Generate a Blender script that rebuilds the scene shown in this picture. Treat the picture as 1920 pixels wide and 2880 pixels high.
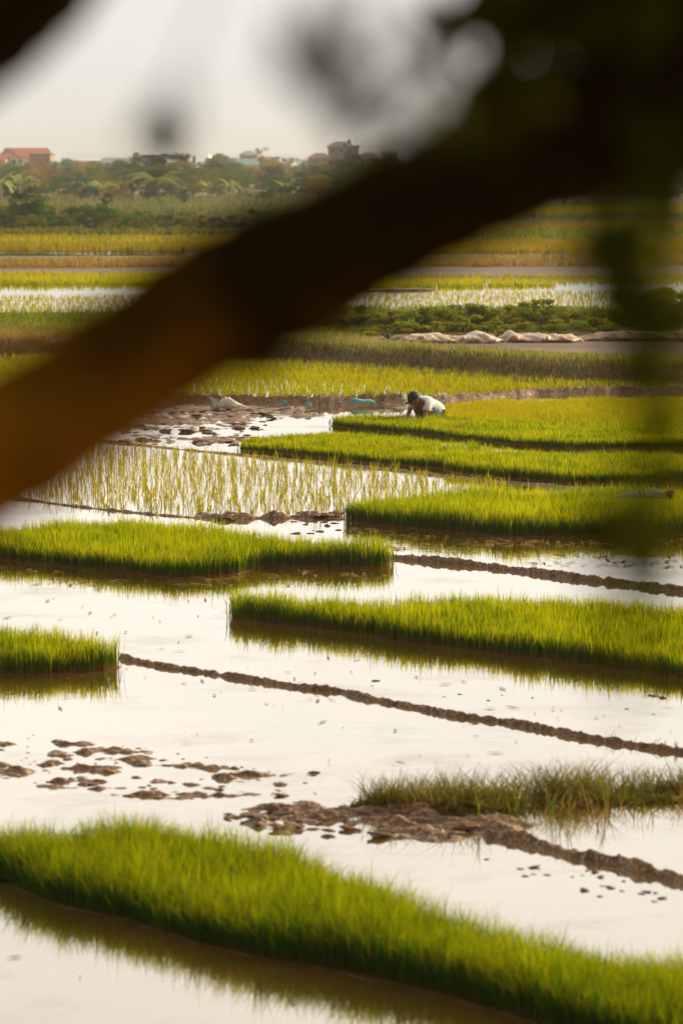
import bpy, math, random
import numpy as np
from mathutils import Vector, Matrix

random.seed(7)
rng = np.random.default_rng(11)
for o in list(bpy.data.objects):
    bpy.data.objects.remove(o)
S = bpy.context.scene
C = S.collection

# ------------------------------------------------------------------ camera
CAM_H, F_PX, PITCH = 4.2, 6800.0, math.atan(990 / 6800.0)
cam_d = bpy.data.cameras.new('camera')
cam = bpy.data.objects.new('camera', cam_d)
C.objects.link(cam)
cam.location = (0, 0, CAM_H)
cam.rotation_euler = (math.pi / 2 - PITCH, 0, 0)
cam_d.sensor_fit = 'VERTICAL'
cam_d.sensor_height = 36.0
cam_d.sensor_width = 24.0
cam_d.lens = 36.0 * F_PX / 2880
cam_d.clip_start = 0.05
cam_d.clip_end = 4000
cam_d.dof.use_dof = True
cam_d.dof.focus_distance = 30.0
cam_d.dof.aperture_fstop = 2.5
S.camera = cam

# ------------------------------------------------------------------ sky, sun, exposure
SUN_DIR = Vector((0.82, 0.52, 0.36)).normalized()      # towards the sun
w = bpy.data.worlds.new('World')
S.world = w
w.use_nodes = True
nt = w.node_tree
nt.nodes.clear()
out = nt.nodes.new('ShaderNodeOutputWorld')
bg = nt.nodes.new('ShaderNodeBackground')
bg.inputs['Strength'].default_value = 0.1
sky = nt.nodes.new('ShaderNodeTexSky')
sky.sky_type = 'NISHITA'
sky.sun_disc = False
sky.sun_elevation = math.asin(SUN_DIR.z)
sky.sun_rotation = math.atan2(SUN_DIR.x, SUN_DIR.y)
tc = nt.nodes.new('ShaderNodeTexCoord')
sep = nt.nodes.new('ShaderNodeSeparateXYZ')
nt.links.new(tc.outputs['Generated'], sep.inputs[0])
ramp = nt.nodes.new('ShaderNodeValToRGB')              # cloud deck: brighter a little above the horizon
ramp.color_ramp.elements[0].position = 0.0
ramp.color_ramp.elements[0].color = (0.86, 0.82, 0.76, 1)
ramp.color_ramp.elements[1].position = 0.45
ramp.color_ramp.elements[1].color = (1.2, 1.12, 1.0, 1)
e = ramp.color_ramp.elements.new(0.06)
e.color = (0.92, 0.89, 0.825, 1)
e = ramp.color_ramp.elements.new(0.16)
e.color = (1.24, 1.17, 1.06, 1)
nt.links.new(sep.outputs['Z'], ramp.inputs['Fac'])
nz = nt.nodes.new('ShaderNodeTexNoise')
nz.inputs['Scale'].default_value = 3.0
nz.inputs['Detail'].default_value = 4.0
mpg = nt.nodes.new('ShaderNodeMapping')
mpg.inputs['Scale'].default_value = (1, 1, 4)
nt.links.new(tc.outputs['Generated'], mpg.inputs[0])
nt.links.new(mpg.outputs[0], nz.inputs['Vector'])
mr = nt.nodes.new('ShaderNodeMapRange')
mr.inputs['From Min'].default_value = 0.3
mr.inputs['From Max'].default_value = 0.7
mr.inputs['To Min'].default_value = 9.6
mr.inputs['To Max'].default_value = 10.9
nt.links.new(nz.outputs['Fac'], mr.inputs['Value'])
sc = nt.nodes.new('ShaderNodeVectorMath')
sc.operation = 'SCALE'
nt.links.new(ramp.outputs['Color'], sc.inputs[0])
nt.links.new(mr.outputs[0], sc.inputs['Scale'])
mx = nt.nodes.new('ShaderNodeMix')
mx.data_type = 'RGBA'
mx.inputs['Factor'].default_value = 0.93
nt.links.new(sky.outputs[0], mx.inputs['A'])
# evening: the deck is brightest towards the low sun, dull behind the photographer
dt = nt.nodes.new('ShaderNodeVectorMath'); dt.operation = 'DOT_PRODUCT'
dt.inputs[1].default_value = (0.35, 0.94, 0.0)
nt.links.new(tc.outputs['Generated'], dt.inputs[0])
dm_ = nt.nodes.new('ShaderNodeMapRange'); dm_.interpolation_type = 'SMOOTHSTEP'
dm_.inputs['From Min'].default_value = -0.5; dm_.inputs['From Max'].default_value = 0.75
dm_.inputs['To Min'].default_value = 0.19; dm_.inputs['To Max'].default_value = 1.0
nt.links.new(dt.outputs['Value'], dm_.inputs['Value'])
sc2 = nt.nodes.new('ShaderNodeVectorMath'); sc2.operation = 'SCALE'
nt.links.new(sc.outputs[0], sc2.inputs[0]); nt.links.new(dm_.outputs[0], sc2.inputs['Scale'])
nt.links.new(sc2.outputs[0], mx.inputs['B'])
nt.links.new(mx.outputs['Result'], bg.inputs['Color'])
nt.links.new(bg.outputs[0], out.inputs['Surface'])

sun_d = bpy.data.lights.new('sun', 'SUN')
sun_d.energy = 5.0
sun_d.angle = math.radians(10)
sun_d.color = (1.0, 0.84, 0.56)
sun = bpy.data.objects.new('sun', sun_d)
C.objects.link(sun)
sun.rotation_euler = SUN_DIR.to_track_quat('Z', 'Y').to_euler()

S.view_settings.view_transform = 'Standard'
S.view_settings.look = 'None'
S.view_settings.exposure = 0.0
S.view_settings.gamma = 1.0
S.render.resolution_x, S.render.resolution_y = 682, 1024
S.cycles.transparent_max_bounces = 8

# ------------------------------------------------------------------ helpers: where things stand
FWD = np.array([0, math.cos(PITCH), -math.sin(PITCH)])
UP = np.array([0, math.sin(PITCH), math.cos(PITCH)])
ZF = 0.35      # level of the land beyond the grassy bank


def ray(u, v):
    return FWD * F_PX + np.array([1.0, 0, 0]) * (u - 960) + UP * (1440 - v)


def G(u, v, z=0.0):
    r = ray(u, v)
    t = (z - CAM_H) / r[2]
    return np.array([r[0] * t, r[1] * t, z])


def P(u, v, dist):
    r = ray(u, v)
    p = r / F_PX * dist
    return Vector((p[0], p[1], p[2] + CAM_H))


def D(u, y, z=ZF):
    """the point at ground distance y seen in photograph column u"""
    return Vector(((u - 960) / F_PX * y, y, z))


def zat(v, y):
    r = ray(960, v)
    return CAM_H + r[2] * y / r[1]


def hsh(ix, iy, s):
    n = (ix * 374761393 + iy * 668265263 + s * 974634777) & 0x7fffffff
    n = ((n ^ (n >> 13)) * 1274126177) & 0x7fffffff
    return ((n ^ (n >> 16)) & 0xffff) / 65535.0


def vn(x, y, s=0):
    x = np.asarray(x, float); y = np.asarray(y, float)
    ix = np.floor(x).astype(np.int64); iy = np.floor(y).astype(np.int64)
    fx = x - ix; fy = y - iy
    fx = fx * fx * (3 - 2 * fx); fy = fy * fy * (3 - 2 * fy)
    a = hsh(ix, iy, s); b = hsh(ix + 1, iy, s); c = hsh(ix, iy + 1, s); d = hsh(ix + 1, iy + 1, s)
    return (a * (1 - fx) + b * fx) * (1 - fy) + (c * (1 - fx) + d * fx) * fy


def fbm(x, y, s=0, o=4):
    t = 0; a = 0.5; n = 0
    for k in range(o):
        t = t + a * vn(x * 2 ** k, y * 2 ** k, s + k * 17); n += a; a *= 0.5
    return t / n


def pip(px, py, poly):
    inside = np.zeros(px.shape, bool)
    n = len(poly)
    for i in range(n):
        x0, y0 = poly[i][:2]; x1, y1 = poly[(i + 1) % n][:2]
        if y0 == y1: continue
        c = ((y0 > py) != (y1 > py)) & (px < (x1 - x0) * (py - y0) / (y1 - y0) + x0)
        inside ^= c
    return inside


def pdist(px, py, pl, closed=False):
    d = np.full(px.shape, 1e9)
    n = len(pl)
    for i in range(n if closed else n - 1):
        x0, y0 = pl[i][:2]; x1, y1 = pl[(i + 1) % n][:2]
        dx, dy = x1 - x0, y1 - y0
        L = dx * dx + dy * dy + 1e-12
        t = np.clip(((px - x0) * dx + (py - y0) * dy) / L, 0, 1)
        d = np.minimum(d, np.hypot(px - x0 - t * dx, py - y0 - t * dy))
    return d


# ------------------------------------------------------------------ helpers: objects
def tag(o, label=None, cat=None, group=None, kind=None):
    if label: o['label'] = label
    if cat: o['category'] = cat
    if group: o['group'] = group
    if kind: o['kind'] = kind
    return o


def link(o, parent=None):
    C.objects.link(o)
    if parent is not None: o.parent = parent
    return o


def empty(name, loc=(0, 0, 0), rz=0):
    o = bpy.data.objects.new(name, None)
    o.location = loc; o.rotation_euler = (0, 0, rz); o.empty_display_size = 0.1
    return link(o)


def mesh_np(name, V, tris=None, quads=None, uv=None, mat=None, parent=None, smooth=False):
    me = bpy.data.meshes.new(name)
    V = np.asarray(V, np.float32)
    loops = []; sizes = []
    if quads is not None and len(quads): loops.append(np.asarray(quads).ravel()); sizes.append(np.full(len(quads), 4))
    if tris is not None and len(tris): loops.append(np.asarray(tris).ravel()); sizes.append(np.full(len(tris), 3))
    loops = np.concatenate(loops).astype(np.int32); sizes = np.concatenate(sizes).astype(np.int32)
    me.vertices.add(len(V)); me.vertices.foreach_set('co', V.ravel())
    me.loops.add(len(loops)); me.loops.foreach_set('vertex_index', loops)
    me.polygons.add(len(sizes))
    st = np.concatenate([[0], np.cumsum(sizes)[:-1]]).astype(np.int32)
    me.polygons.foreach_set('loop_start', st)
    if uv is not None:
        ul = me.uv_layers.new(name='UVMap')
        ul.data.foreach_set('uv', np.asarray(uv, np.float32)[loops].ravel())
    me.update(calc_edges=True)
    if smooth: me.polygons.foreach_set('use_smooth', np.ones(len(sizes), bool))
    if mat: me.materials.append(mat)
    o = bpy.data.objects.new(name, me)
    return link(o, parent)


class MB:
    """collects boxes, tubes and blobs and links them as one mesh"""
    def __init__(self): self.v = []; self.f = []

    def add(self, vs, fs):
        n = len(self.v); self.v += [tuple(p) for p in vs]; self.f += [tuple(i + n for i in q) for q in fs]; return self

    def box(self, x0, x1, y0, y1, z0, z1):
        vs = [(x0, y0, z0), (x1, y0, z0), (x1, y1, z0), (x0, y1, z0), (x0, y0, z1), (x1, y0, z1), (x1, y1, z1), (x0, y1, z1)]
        return self.add(vs, [(0, 3, 2, 1), (4, 5, 6, 7), (0, 1, 5, 4), (1, 2, 6, 5), (2, 3, 7, 6), (3, 0, 4, 7)])

    def tube(self, pts, rad, n=8, cap=True, lump=0.0, flat=1.0):
        pts = [Vector(p) for p in pts]
        rad = rad if hasattr(rad, '__len__') else [rad] * len(pts)
        vs = []; fs = []
        ref = Vector((0.13, 0.31, 0.94))
        for i, p in enumerate(pts):
            t = (pts[min(i + 1, len(pts) - 1)] - pts[max(i - 1, 0)]).normalized()
            a = t.cross(ref)
            if a.length < 1e-3: a = t.cross(Vector((1, 0, 0)))
            a.normalize(); b = t.cross(a)
            for k in range(n):
                th = 2 * math.pi * k / n
                r = rad[i] * (1 + lump * (random.random() - 0.5))
                vs.append(p + a * (math.cos(th) * r) + b * (math.sin(th) * r * flat))
        for i in range(len(pts) - 1):
            for k in range(n):
                fs.append((i * n + k, i * n + (k + 1) % n, (i + 1) * n + (k + 1) % n, (i + 1) * n + k))
        if cap:
            fs.append(tuple(range(n))[::-1]); fs.append(tuple((len(pts) - 1) * n + k for k in range(n)))
        return self.add(vs, fs)

    def blob(self, c, r, nu=12, nv=8, f=None):
        vs = []; fs = []
        for j in range(nv + 1):
            ph = math.pi * j / nv
            for i in range(nu):
                th = 2 * math.pi * i / nu
                d = Vector((math.sin(ph) * math.cos(th), math.sin(ph) * math.sin(th), math.cos(ph)))
                s = f(d) if f else 1
                vs.append((c[0] + d.x * r[0] * s, c[1] + d.y * r[1] * s, c[2] + d.z * r[2] * s))
        for j in range(nv):
            for i in range(nu):
                fs.append((j * nu + i, j * nu + (i + 1) % nu, (j + 1) * nu + (i + 1) % nu, (j + 1) * nu + i))
        return self.add(vs, fs)

    def build(self, name, mat, parent=None, smooth=False):
        me = bpy.data.meshes.new(name)
        me.from_pydata(self.v, [], self.f); me.update()
        me.materials.append(mat)
        if smooth: me.polygons.foreach_set('use_smooth', [True] * len(me.polygons))
        return link(bpy.data.objects.new(name, me), parent)


def copy_tree(o, parent=None):
    c = o.copy(); C.objects.link(c); c.parent = parent
    for ch in list(o.children): copy_tree(ch, c)
    return c


# ------------------------------------------------------------------ materials
def new_mat(name):
    m = bpy.data.materials.new(name); m.use_nodes = True
    m.node_tree.nodes.clear()
    o = m.node_tree.nodes.new('ShaderNodeOutputMaterial')
    return m, m.node_tree, o


def solid(name, c1, c2=None, scale=5.0, rough=0.7, bump=0.0, metal=0.0, detail=4.0, stretch=(1, 1, 1), spec=0.5, lo=0.35, hi=0.65):
    m, t, o = new_mat(name)
    b = t.nodes.new('ShaderNodeBsdfPrincipled')
    b.inputs['Roughness'].default_value = rough
    b.inputs['Metallic'].default_value = metal
    b.inputs['Specular IOR Level'].default_value = spec
    c2 = c2 or tuple(x * 0.75 for x in c1)
    g = t.nodes.new('ShaderNodeNewGeometry')
    mp = t.nodes.new('ShaderNodeMapping'); mp.inputs['Scale'].default_value = stretch
    t.links.new(g.outputs['Position'], mp.inputs[0])
    n = t.nodes.new('ShaderNodeTexNoise'); n.inputs['Scale'].default_value = scale; n.inputs['Detail'].default_value = detail
    t.links.new(mp.outputs[0], n.inputs['Vector'])
    r = t.nodes.new('ShaderNodeValToRGB')
    r.color_ramp.elements[0].position = lo; r.color_ramp.elements[0].color = (*c1, 1)
    r.color_ramp.elements[1].position = hi; r.color_ramp.elements[1].color = (*c2, 1)
    t.links.new(n.outputs['Fac'], r.inputs[0]); t.links.new(r.outputs[0], b.inputs['Base Color'])
    if bump:
        bp = t.nodes.new('ShaderNodeBump'); bp.inputs['Strength'].default_value = bump; bp.inputs['Distance'].default_value = 0.02
        t.links.new(n.outputs['Fac'], bp.inputs['Height']); t.links.new(bp.outputs[0], b.inputs['Normal'])
    t.links.new(b.outputs[0], o.inputs[0])
    return m


def leafmat(name, base, mid, tip, alt, transl=0.45, scale=0.8, gloss=0.004):
    """blades and leaves: uv.x = random per blade, uv.y = 0 at the foot, 1 at the tip"""
    m, t, o = new_mat(name)
    uv = t.nodes.new('ShaderNodeUVMap'); uv.uv_map = 'UVMap'
    s = t.nodes.new('ShaderNodeSeparateXYZ'); t.links.new(uv.outputs[0], s.inputs[0])
    r = t.nodes.new('ShaderNodeValToRGB')
    r.color_ramp.elements[0].position = 0.0; r.color_ramp.elements[0].color = (*base, 1)
    r.color_ramp.elements[1].position = 1.0; r.color_ramp.elements[1].color = (*tip, 1)
    e = r.color_ramp.elements.new(0.66); e.color = (*mid, 1)
    e = r.color_ramp.elements.new(0.18); e.color = tuple(.35 * a_ + .65 * b_ for a_, b_ in zip(base, mid)) + (1,)
    t.links.new(s.outputs['Y'], r.inputs[0])
    g = t.nodes.new('ShaderNodeNewGeometry')
    n = t.nodes.new('ShaderNodeTexNoise'); n.inputs['Scale'].default_value = scale; n.inputs['Detail'].default_value = 3
    t.links.new(g.outputs['Position'], n.inputs['Vector'])
    ad = t.nodes.new('ShaderNodeMath'); ad.operation = 'ADD'
    t.links.new(n.outputs['Fac'], ad.inputs[0]); t.links.new(s.outputs['X'], ad.inputs[1])
    mr = t.nodes.new('ShaderNodeMapRange'); mr.inputs['From Min'].default_value = 0.65; mr.inputs['From Max'].default_value = 1.45
    t.links.new(ad.outputs[0], mr.inputs[0])
    mx = t.nodes.new('ShaderNodeMix'); mx.data_type = 'RGBA'
    vm = t.nodes.new('ShaderNodeMapRange'); vm.inputs['From Min'].default_value = .32; vm.inputs['From Max'].default_value = .66   # alt tone only high up, leaving the painted shade low on seedling blades
    t.links.new(s.outputs['Y'], vm.inputs['Value'])
    ml = t.nodes.new('ShaderNodeMath'); ml.operation = 'MULTIPLY'
    t.links.new(mr.outputs[0], ml.inputs[0]); t.links.new(vm.outputs[0], ml.inputs[1])
    t.links.new(ml.outputs[0], mx.inputs['Factor']); t.links.new(r.outputs[0], mx.inputs['A'])
    mx.inputs['B'].default_value = (*alt, 1)
    df = t.nodes.new('ShaderNodeBsdfDiffuse'); tr = t.nodes.new('ShaderNodeBsdfTranslucent')
    t.links.new(mx.outputs['Result'], df.inputs[0]); t.links.new(mx.outputs['Result'], tr.inputs[0])
    ms = t.nodes.new('ShaderNodeMixShader'); ms.inputs[0].default_value = transl
    t.links.new(df.outputs[0], ms.inputs[1]); t.links.new(tr.outputs[0], ms.inputs[2])
    gl = t.nodes.new('ShaderNodeBsdfGlossy'); gl.inputs['Roughness'].default_value = 0.45
    gl.inputs['Color'].default_value = (1, 0.85, 0.15, 1)
    m2 = t.nodes.new('ShaderNodeMixShader'); m2.inputs[0].default_value = gloss
    t.links.new(ms.outputs[0], m2.inputs[1]); t.links.new(gl.outputs[0], m2.inputs[2])
    t.links.new(m2.outputs[0], o.inputs[0])
    return m


def watermat(name, mud1, mud2, lo=0.42, hi=0.93, rough=0.03, tint=(1, 1, .98)):
    m, t, o = new_mat(name)
    g = t.nodes.new('ShaderNodeNewGeometry')
    n = t.nodes.new('ShaderNodeTexNoise'); n.inputs['Scale'].default_value = 0.9; n.inputs['Detail'].default_value = 4
    t.links.new(g.outputs['Position'], n.inputs['Vector'])
    r = t.nodes.new('ShaderNodeValToRGB')
    r.color_ramp.elements[0].position = 0.35; r.color_ramp.elements[0].color = (*mud1, 1)
    r.color_ramp.elements[1].position = 0.65; r.color_ramp.elements[1].color = (*mud2, 1)
    t.links.new(n.outputs['Fac'], r.inputs[0])
    df = t.nodes.new('ShaderNodeBsdfDiffuse'); t.links.new(r.outputs[0], df.inputs[0])
    gl = t.nodes.new('ShaderNodeBsdfGlossy'); gl.inputs['Roughness'].default_value = rough
    gl.inputs['Color'].default_value = (*tint, 1)
    n2 = t.nodes.new('ShaderNodeTexNoise'); n2.inputs['Scale'].default_value = 7.0; n2.inputs['Detail'].default_value = 2
    t.links.new(g.outputs['Position'], n2.inputs['Vector'])
    bp = t.nodes.new('ShaderNodeBump'); bp.inputs['Strength'].default_value = 0.05; bp.inputs['Distance'].default_value = 0.01
    t.links.new(n2.outputs['Fac'], bp.inputs['Height']); t.links.new(bp.outputs[0], gl.inputs['Normal'])
    lw = t.nodes.new('ShaderNodeLayerWeight'); lw.inputs['Blend'].default_value = 0.5   # Facing: 1 at grazing
    mr = t.nodes.new('ShaderNodeMapRange')
    mr.inputs['From Min'].default_value = 0.5; mr.inputs['From Max'].default_value = 0.92
    mr.inputs['To Min'].default_value = lo; mr.inputs['To Max'].default_value = hi
    t.links.new(lw.outputs['Facing'], mr.inputs[0])
    n3 = t.nodes.new('ShaderNodeTexNoise'); n3.inputs['Scale'].default_value = 1.3; n3.inputs['Detail'].default_value = 7; n3.inputs['Roughness'].default_value = .65
    mp3 = t.nodes.new('ShaderNodeMapping'); mp3.inputs['Scale'].default_value = (.6, 1, 1); t.links.new(g.outputs['Position'], mp3.inputs[0]); t.links.new(mp3.outputs[0], n3.inputs['Vector'])
    m3 = t.nodes.new('ShaderNodeMapRange'); m3.inputs['From Min'].default_value = .52; m3.inputs['From Max'].default_value = .72
    m3.inputs['To Min'].default_value = 1.0; m3.inputs['To Max'].default_value = .78; t.links.new(n3.outputs['Fac'], m3.inputs['Value'])
    mu = t.nodes.new('ShaderNodeMath'); mu.operation = 'MULTIPLY'; t.links.new(mr.outputs[0], mu.inputs[0]); t.links.new(m3.outputs[0], mu.inputs[1])
    mr = mu
    ms = t.nodes.new('ShaderNodeMixShader')
    t.links.new(mr.outputs[0], ms.inputs[0]); t.links.new(df.outputs[0], ms.inputs[1]); t.links.new(gl.outputs[0], ms.inputs[2])
    t.links.new(ms.outputs[0], o.inputs[0])
    return m


M = {}
M['mud'] = solid('wet_mud', (0.28, 0.13, 0.045), (0.12, 0.058, 0.024), 9, rough=0.42, bump=0.6)
M['mud_dry'] = solid('dry_mud', (0.30, 0.16, 0.075), (0.13, 0.07, 0.035), 12, rough=0.85, bump=0.5)
M['soil_far'] = solid('far_soil', (0.26, 0.20, 0.08), (0.15, 0.15, 0.05), 0.15, rough=0.95, stretch=(0.3, 1.5, 1))
M['mud_plain'] = solid('purple_mud', (0.24, 0.155, 0.105), (0.14, 0.085, 0.055), 0.9, rough=0.75, bump=.8, stretch=(0.2, 2.5, 1))
M['water'] = watermat('paddy_water', (0.30, 0.15, 0.02), (0.22, 0.12, 0.015), lo=.46, hi=.94)
M['seed'] = leafmat('seedling_green', (0.34, 0.20, 0.01), (0.026, 0.15, 0.0003), (0.57, 0.68, 0.0003), (0.84, 0.74, 0.0003), 0.5, 1.4)  # dark lower blade: shade on the sides of dense beds painted in
M['seed_near'] = leafmat('seedling_deep_green', (0.12, 0.12, 0.002), (0.022, 0.125, 0.0003), (0.36, 0.48, 0.0003), (0.62, 0.58, 0.0003), 0.5, 1.6)  # same shaded bed sides painted into the lower blade
M['tuft'] = leafmat('transplant_green', (0.42, 0.32, 0.01), (0.46, 0.42, 0.003), (0.64, 0.56, 0.003), (0.74, 0.56, 0.004), 0.4, 0.6)
M['weed'] = leafmat('weed_green', (0.42, 0.22, 0.03), (0.16, 0.17, 0.008), (0.26, 0.27, 0.01), (0.34, 0.25, 0.05), 0.4, 3)
M['bank'] = leafmat('bank_green', (0.26, 0.20, 0.04), (0.12, 0.21, 0.01), (0.30, 0.38, 0.015), (0.46, 0.42, 0.04), 0.4, 0.5)
M['straw'] = leafmat('straw_grass', (0.30, 0.18, 0.06), (0.38, 0.24, 0.09), (0.50, 0.34, 0.14), (0.30, 0.22, 0.06), 0.3, 0.3)
M['gold'] = leafmat('ripe_rice', (0.30, 0.22, 0.02), (0.50, 0.33, 0.003), (0.68, 0.44, 0.003), (0.36, 0.33, 0.004), 0.35, 0.12)
M['pale_straw'] = leafmat('pale_straw', (0.40, 0.28, 0.10), (0.55, 0.42, 0.16), (0.70, 0.56, 0.24), (0.38, 0.40, 0.06), 0.4, 0.6)
M['rust_straw'] = leafmat('rust_straw', (0.42, 0.24, 0.07), (0.58, 0.33, 0.09), (0.62, 0.40, 0.12), (0.26, 0.28, 0.04), 0.4, 1.2)
M['lime'] = leafmat('lime_rice', (0.28, 0.25, 0.005), (0.46, 0.46, 0.002), (0.62, 0.60, 0.002), (0.76, 0.60, 0.003), 0.4, 0.2)
M['far_green'] = leafmat('meadow_green', (0.12, 0.13, 0.03), (0.17, 0.20, 0.05), (0.28, 0.30, 0.09), (0.34, 0.30, 0.12), 0.3, 0.05)
LEAF = {}
for k, (a, b) in dict(
        olive=((0.15, 0.18, 0.012), (0.30, 0.24, 0.015)), green=((0.07, 0.17, 0.012), (0.17, 0.26, 0.015)),
        dark=((0.03, 0.06, 0.015), (0.07, 0.09, 0.02)), gold=((0.34, 0.27, 0.04), (0.46, 0.32, 0.04)),
        blue=((0.06, 0.14, 0.07), (0.12, 0.19, 0.06)), rust=((0.28, 0.17, 0.05), (0.36, 0.2, 0.05))).items():
    LEAF[k] = leafmat('leaf_' + k, tuple(x * .7 for x in a), a, a, b, 0.35, 0.5)
M['bushleaf'] = leafmat('leaf_bush', (0.12, 0.16, 0.01), (0.20, 0.27, 0.01), (0.26, 0.32, 0.01), (0.48, 0.38, 0.02), 0.4, 0.9)
M['banana'] = leafmat('leaf_banana', (0.30, 0.36, 0.10), (0.30, 0.40, 0.10), (0.44, 0.46, 0.14), (0.52, 0.46, 0.16), 0.4, 0.6)
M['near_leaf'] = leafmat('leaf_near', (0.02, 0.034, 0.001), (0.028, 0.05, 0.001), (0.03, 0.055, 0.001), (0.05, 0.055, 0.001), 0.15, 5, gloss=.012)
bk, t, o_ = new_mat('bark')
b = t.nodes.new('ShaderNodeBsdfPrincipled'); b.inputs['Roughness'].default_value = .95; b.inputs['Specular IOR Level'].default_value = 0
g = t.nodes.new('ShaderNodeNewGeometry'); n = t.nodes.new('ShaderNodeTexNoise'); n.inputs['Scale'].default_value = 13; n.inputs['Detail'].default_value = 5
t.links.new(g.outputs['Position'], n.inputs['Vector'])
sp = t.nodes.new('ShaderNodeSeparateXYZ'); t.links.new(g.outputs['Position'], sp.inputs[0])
k1 = t.nodes.new('ShaderNodeMapRange'); k1.inputs['From Min'].default_value = .0; k1.inputs['From Max'].default_value = -.42  # sunlit patch on the low outer limb, painted as orange bark
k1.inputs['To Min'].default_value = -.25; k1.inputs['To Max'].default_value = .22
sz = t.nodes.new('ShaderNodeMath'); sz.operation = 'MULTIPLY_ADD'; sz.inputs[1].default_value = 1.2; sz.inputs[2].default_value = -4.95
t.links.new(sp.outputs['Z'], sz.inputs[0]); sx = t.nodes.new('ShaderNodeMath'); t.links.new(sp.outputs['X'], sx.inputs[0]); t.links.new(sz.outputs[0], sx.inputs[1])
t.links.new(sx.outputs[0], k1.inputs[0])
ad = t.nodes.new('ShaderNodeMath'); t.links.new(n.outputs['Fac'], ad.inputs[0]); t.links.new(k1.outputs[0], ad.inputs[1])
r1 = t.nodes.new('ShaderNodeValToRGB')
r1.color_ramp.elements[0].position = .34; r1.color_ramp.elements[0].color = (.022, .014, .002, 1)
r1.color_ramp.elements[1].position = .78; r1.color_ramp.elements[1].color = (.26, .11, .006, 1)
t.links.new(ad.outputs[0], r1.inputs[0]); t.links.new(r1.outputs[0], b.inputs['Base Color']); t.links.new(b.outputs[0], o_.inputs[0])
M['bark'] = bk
M['trunk_far'] = solid('far_trunk', (0.13, 0.09, 0.05), (0.07, 0.05, 0.03), 4, rough=0.9)

# ------------------------------------------------------------------ terrain
R = []      # ridges: (points, height, half width, noise)


def GP(px, z=0.0):
    return [G(u, v, z) for u, v in px]


R.append((GP([(345, 1852), (446, 1873), (574, 1892), (702, 1914), (829, 1934), (957, 1946), (1029, 1967), (1266, 2011), (1468, 2041), (1671, 2082), (1920, 2119), (2150, 2150)]), 0.040, 0.042, .35))
R.append((GP([(1106, 1570), (1293, 1587), (1469, 1608), (1645, 1631), (1763, 1646), (1920, 1664), (2200, 1695)]), 0.055, 0.055, .35))
R.append((GP([(-200, 1385), (64, 1404), (180, 1420), (287, 1433), (420, 1447), (560, 1458)]), 0.024, 0.04, .4))
R.append((GP([(560, 1455), (640, 1460), (760, 1457), (860, 1454), (957, 1450)]), 0.05, 0.10, 1.2))
R.append((GP([(100, 1228), (300, 1242), (530, 1267), (673, 1280), (874, 1300), (1000, 1312), (1147, 1327), (1352, 1352), (1600, 1372), (2000, 1390)]), 0.03, 0.045, .4))
R.append((GP([(300, 1125), (480, 1130), (620, 1135), (760, 1138), (900, 1138), (1000, 1136), (1130, 1133)]), 0.15, 0.16, .5))
R.append((GP([(1210, 1130), (1340, 1122), (1500, 1108), (1700, 1102), (1960, 1100), (2300, 1098)]), 0.10, 0.15, .6))
R.append((GP([(1374, 2352), (1468, 2365), (1604, 2406), (1739, 2433), (1920, 2487), (2100, 2530)]), 0.05, 0.055, .6))
R.append((GP([(-300, 1360), (0, 1365), (60, 1400)]), 0.03, 0.05, .5))
# mud zones: polygon, rise at which noise starts to break the water, noise amplitude, noise scale
Z = []
Z.append((GP([(480, 2290), (643, 2278), (735, 2255), (860, 2245), (1000, 2250), (1200, 2240), (1500, 2232), (1960, 2215), (1960, 2262), (1500, 2290), (1500, 2330), (1560, 2375), (1430, 2365), (1375, 2362), (1239, 2405), (1063, 2362), (982, 2340), (860, 2370), (780, 2380), (600, 2330), (480, 2330)]), 0.088, 0.085, 16))
Z.append((GP([(200, 1150), (330, 1150), (520, 1135), (930, 1140), (960, 1176), (760, 1184), (500, 1188), (200, 1196)]), 0.068, 0.055, 12))
Z.append((GP([(260, 1185), (760, 1180), (740, 1215), (690, 1262), (560, 1258), (300, 1245)]), 0.052, 0.075, 11))
Z.append((GP([(-200, 2050), (150, 2050), (460, 2090), (720, 2120), (900, 2150), (1000, 2230), (800, 2280), (640, 2280), (400, 2280), (-200, 2210)]), 0.055, 0.075, 14))
Z.append((GP([(1300, 2430), (1500, 2390), (1700, 2440), (1960, 2510), (1960, 2560), (1500, 2520)]), 0.052, 0.075, 14))
Z.append((GP([(1370, 2305), (1600, 2285), (1960, 2265), (2100, 2262), (2100, 2290), (1960, 2300), (1700, 2330), (1500, 2350), (1400, 2345)]), 0.070, 0.03, 9))  # flat added for the brown band of muddy water and weed reflection
Z.append((GP([(700, 1468), (960, 1462), (960, 1505), (760, 1500)]), 0.022, 0.09, 6))
Z.append((GP([(1000, 1130), (1240, 1135), (1250, 1175), (940, 1172)]), 0.05, 0.06, 5))
BANK = GP([(-900, 1000), (-200, 1005), (150, 1005), (400, 1000), (700, 1008), (860, 1020), (1266, 1049), (1604, 1076), (1920, 1086), (2600, 1092)])
bx = np.array([p[0] for p in BANK]); by = np.array([p[1] for p in BANK])


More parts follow.
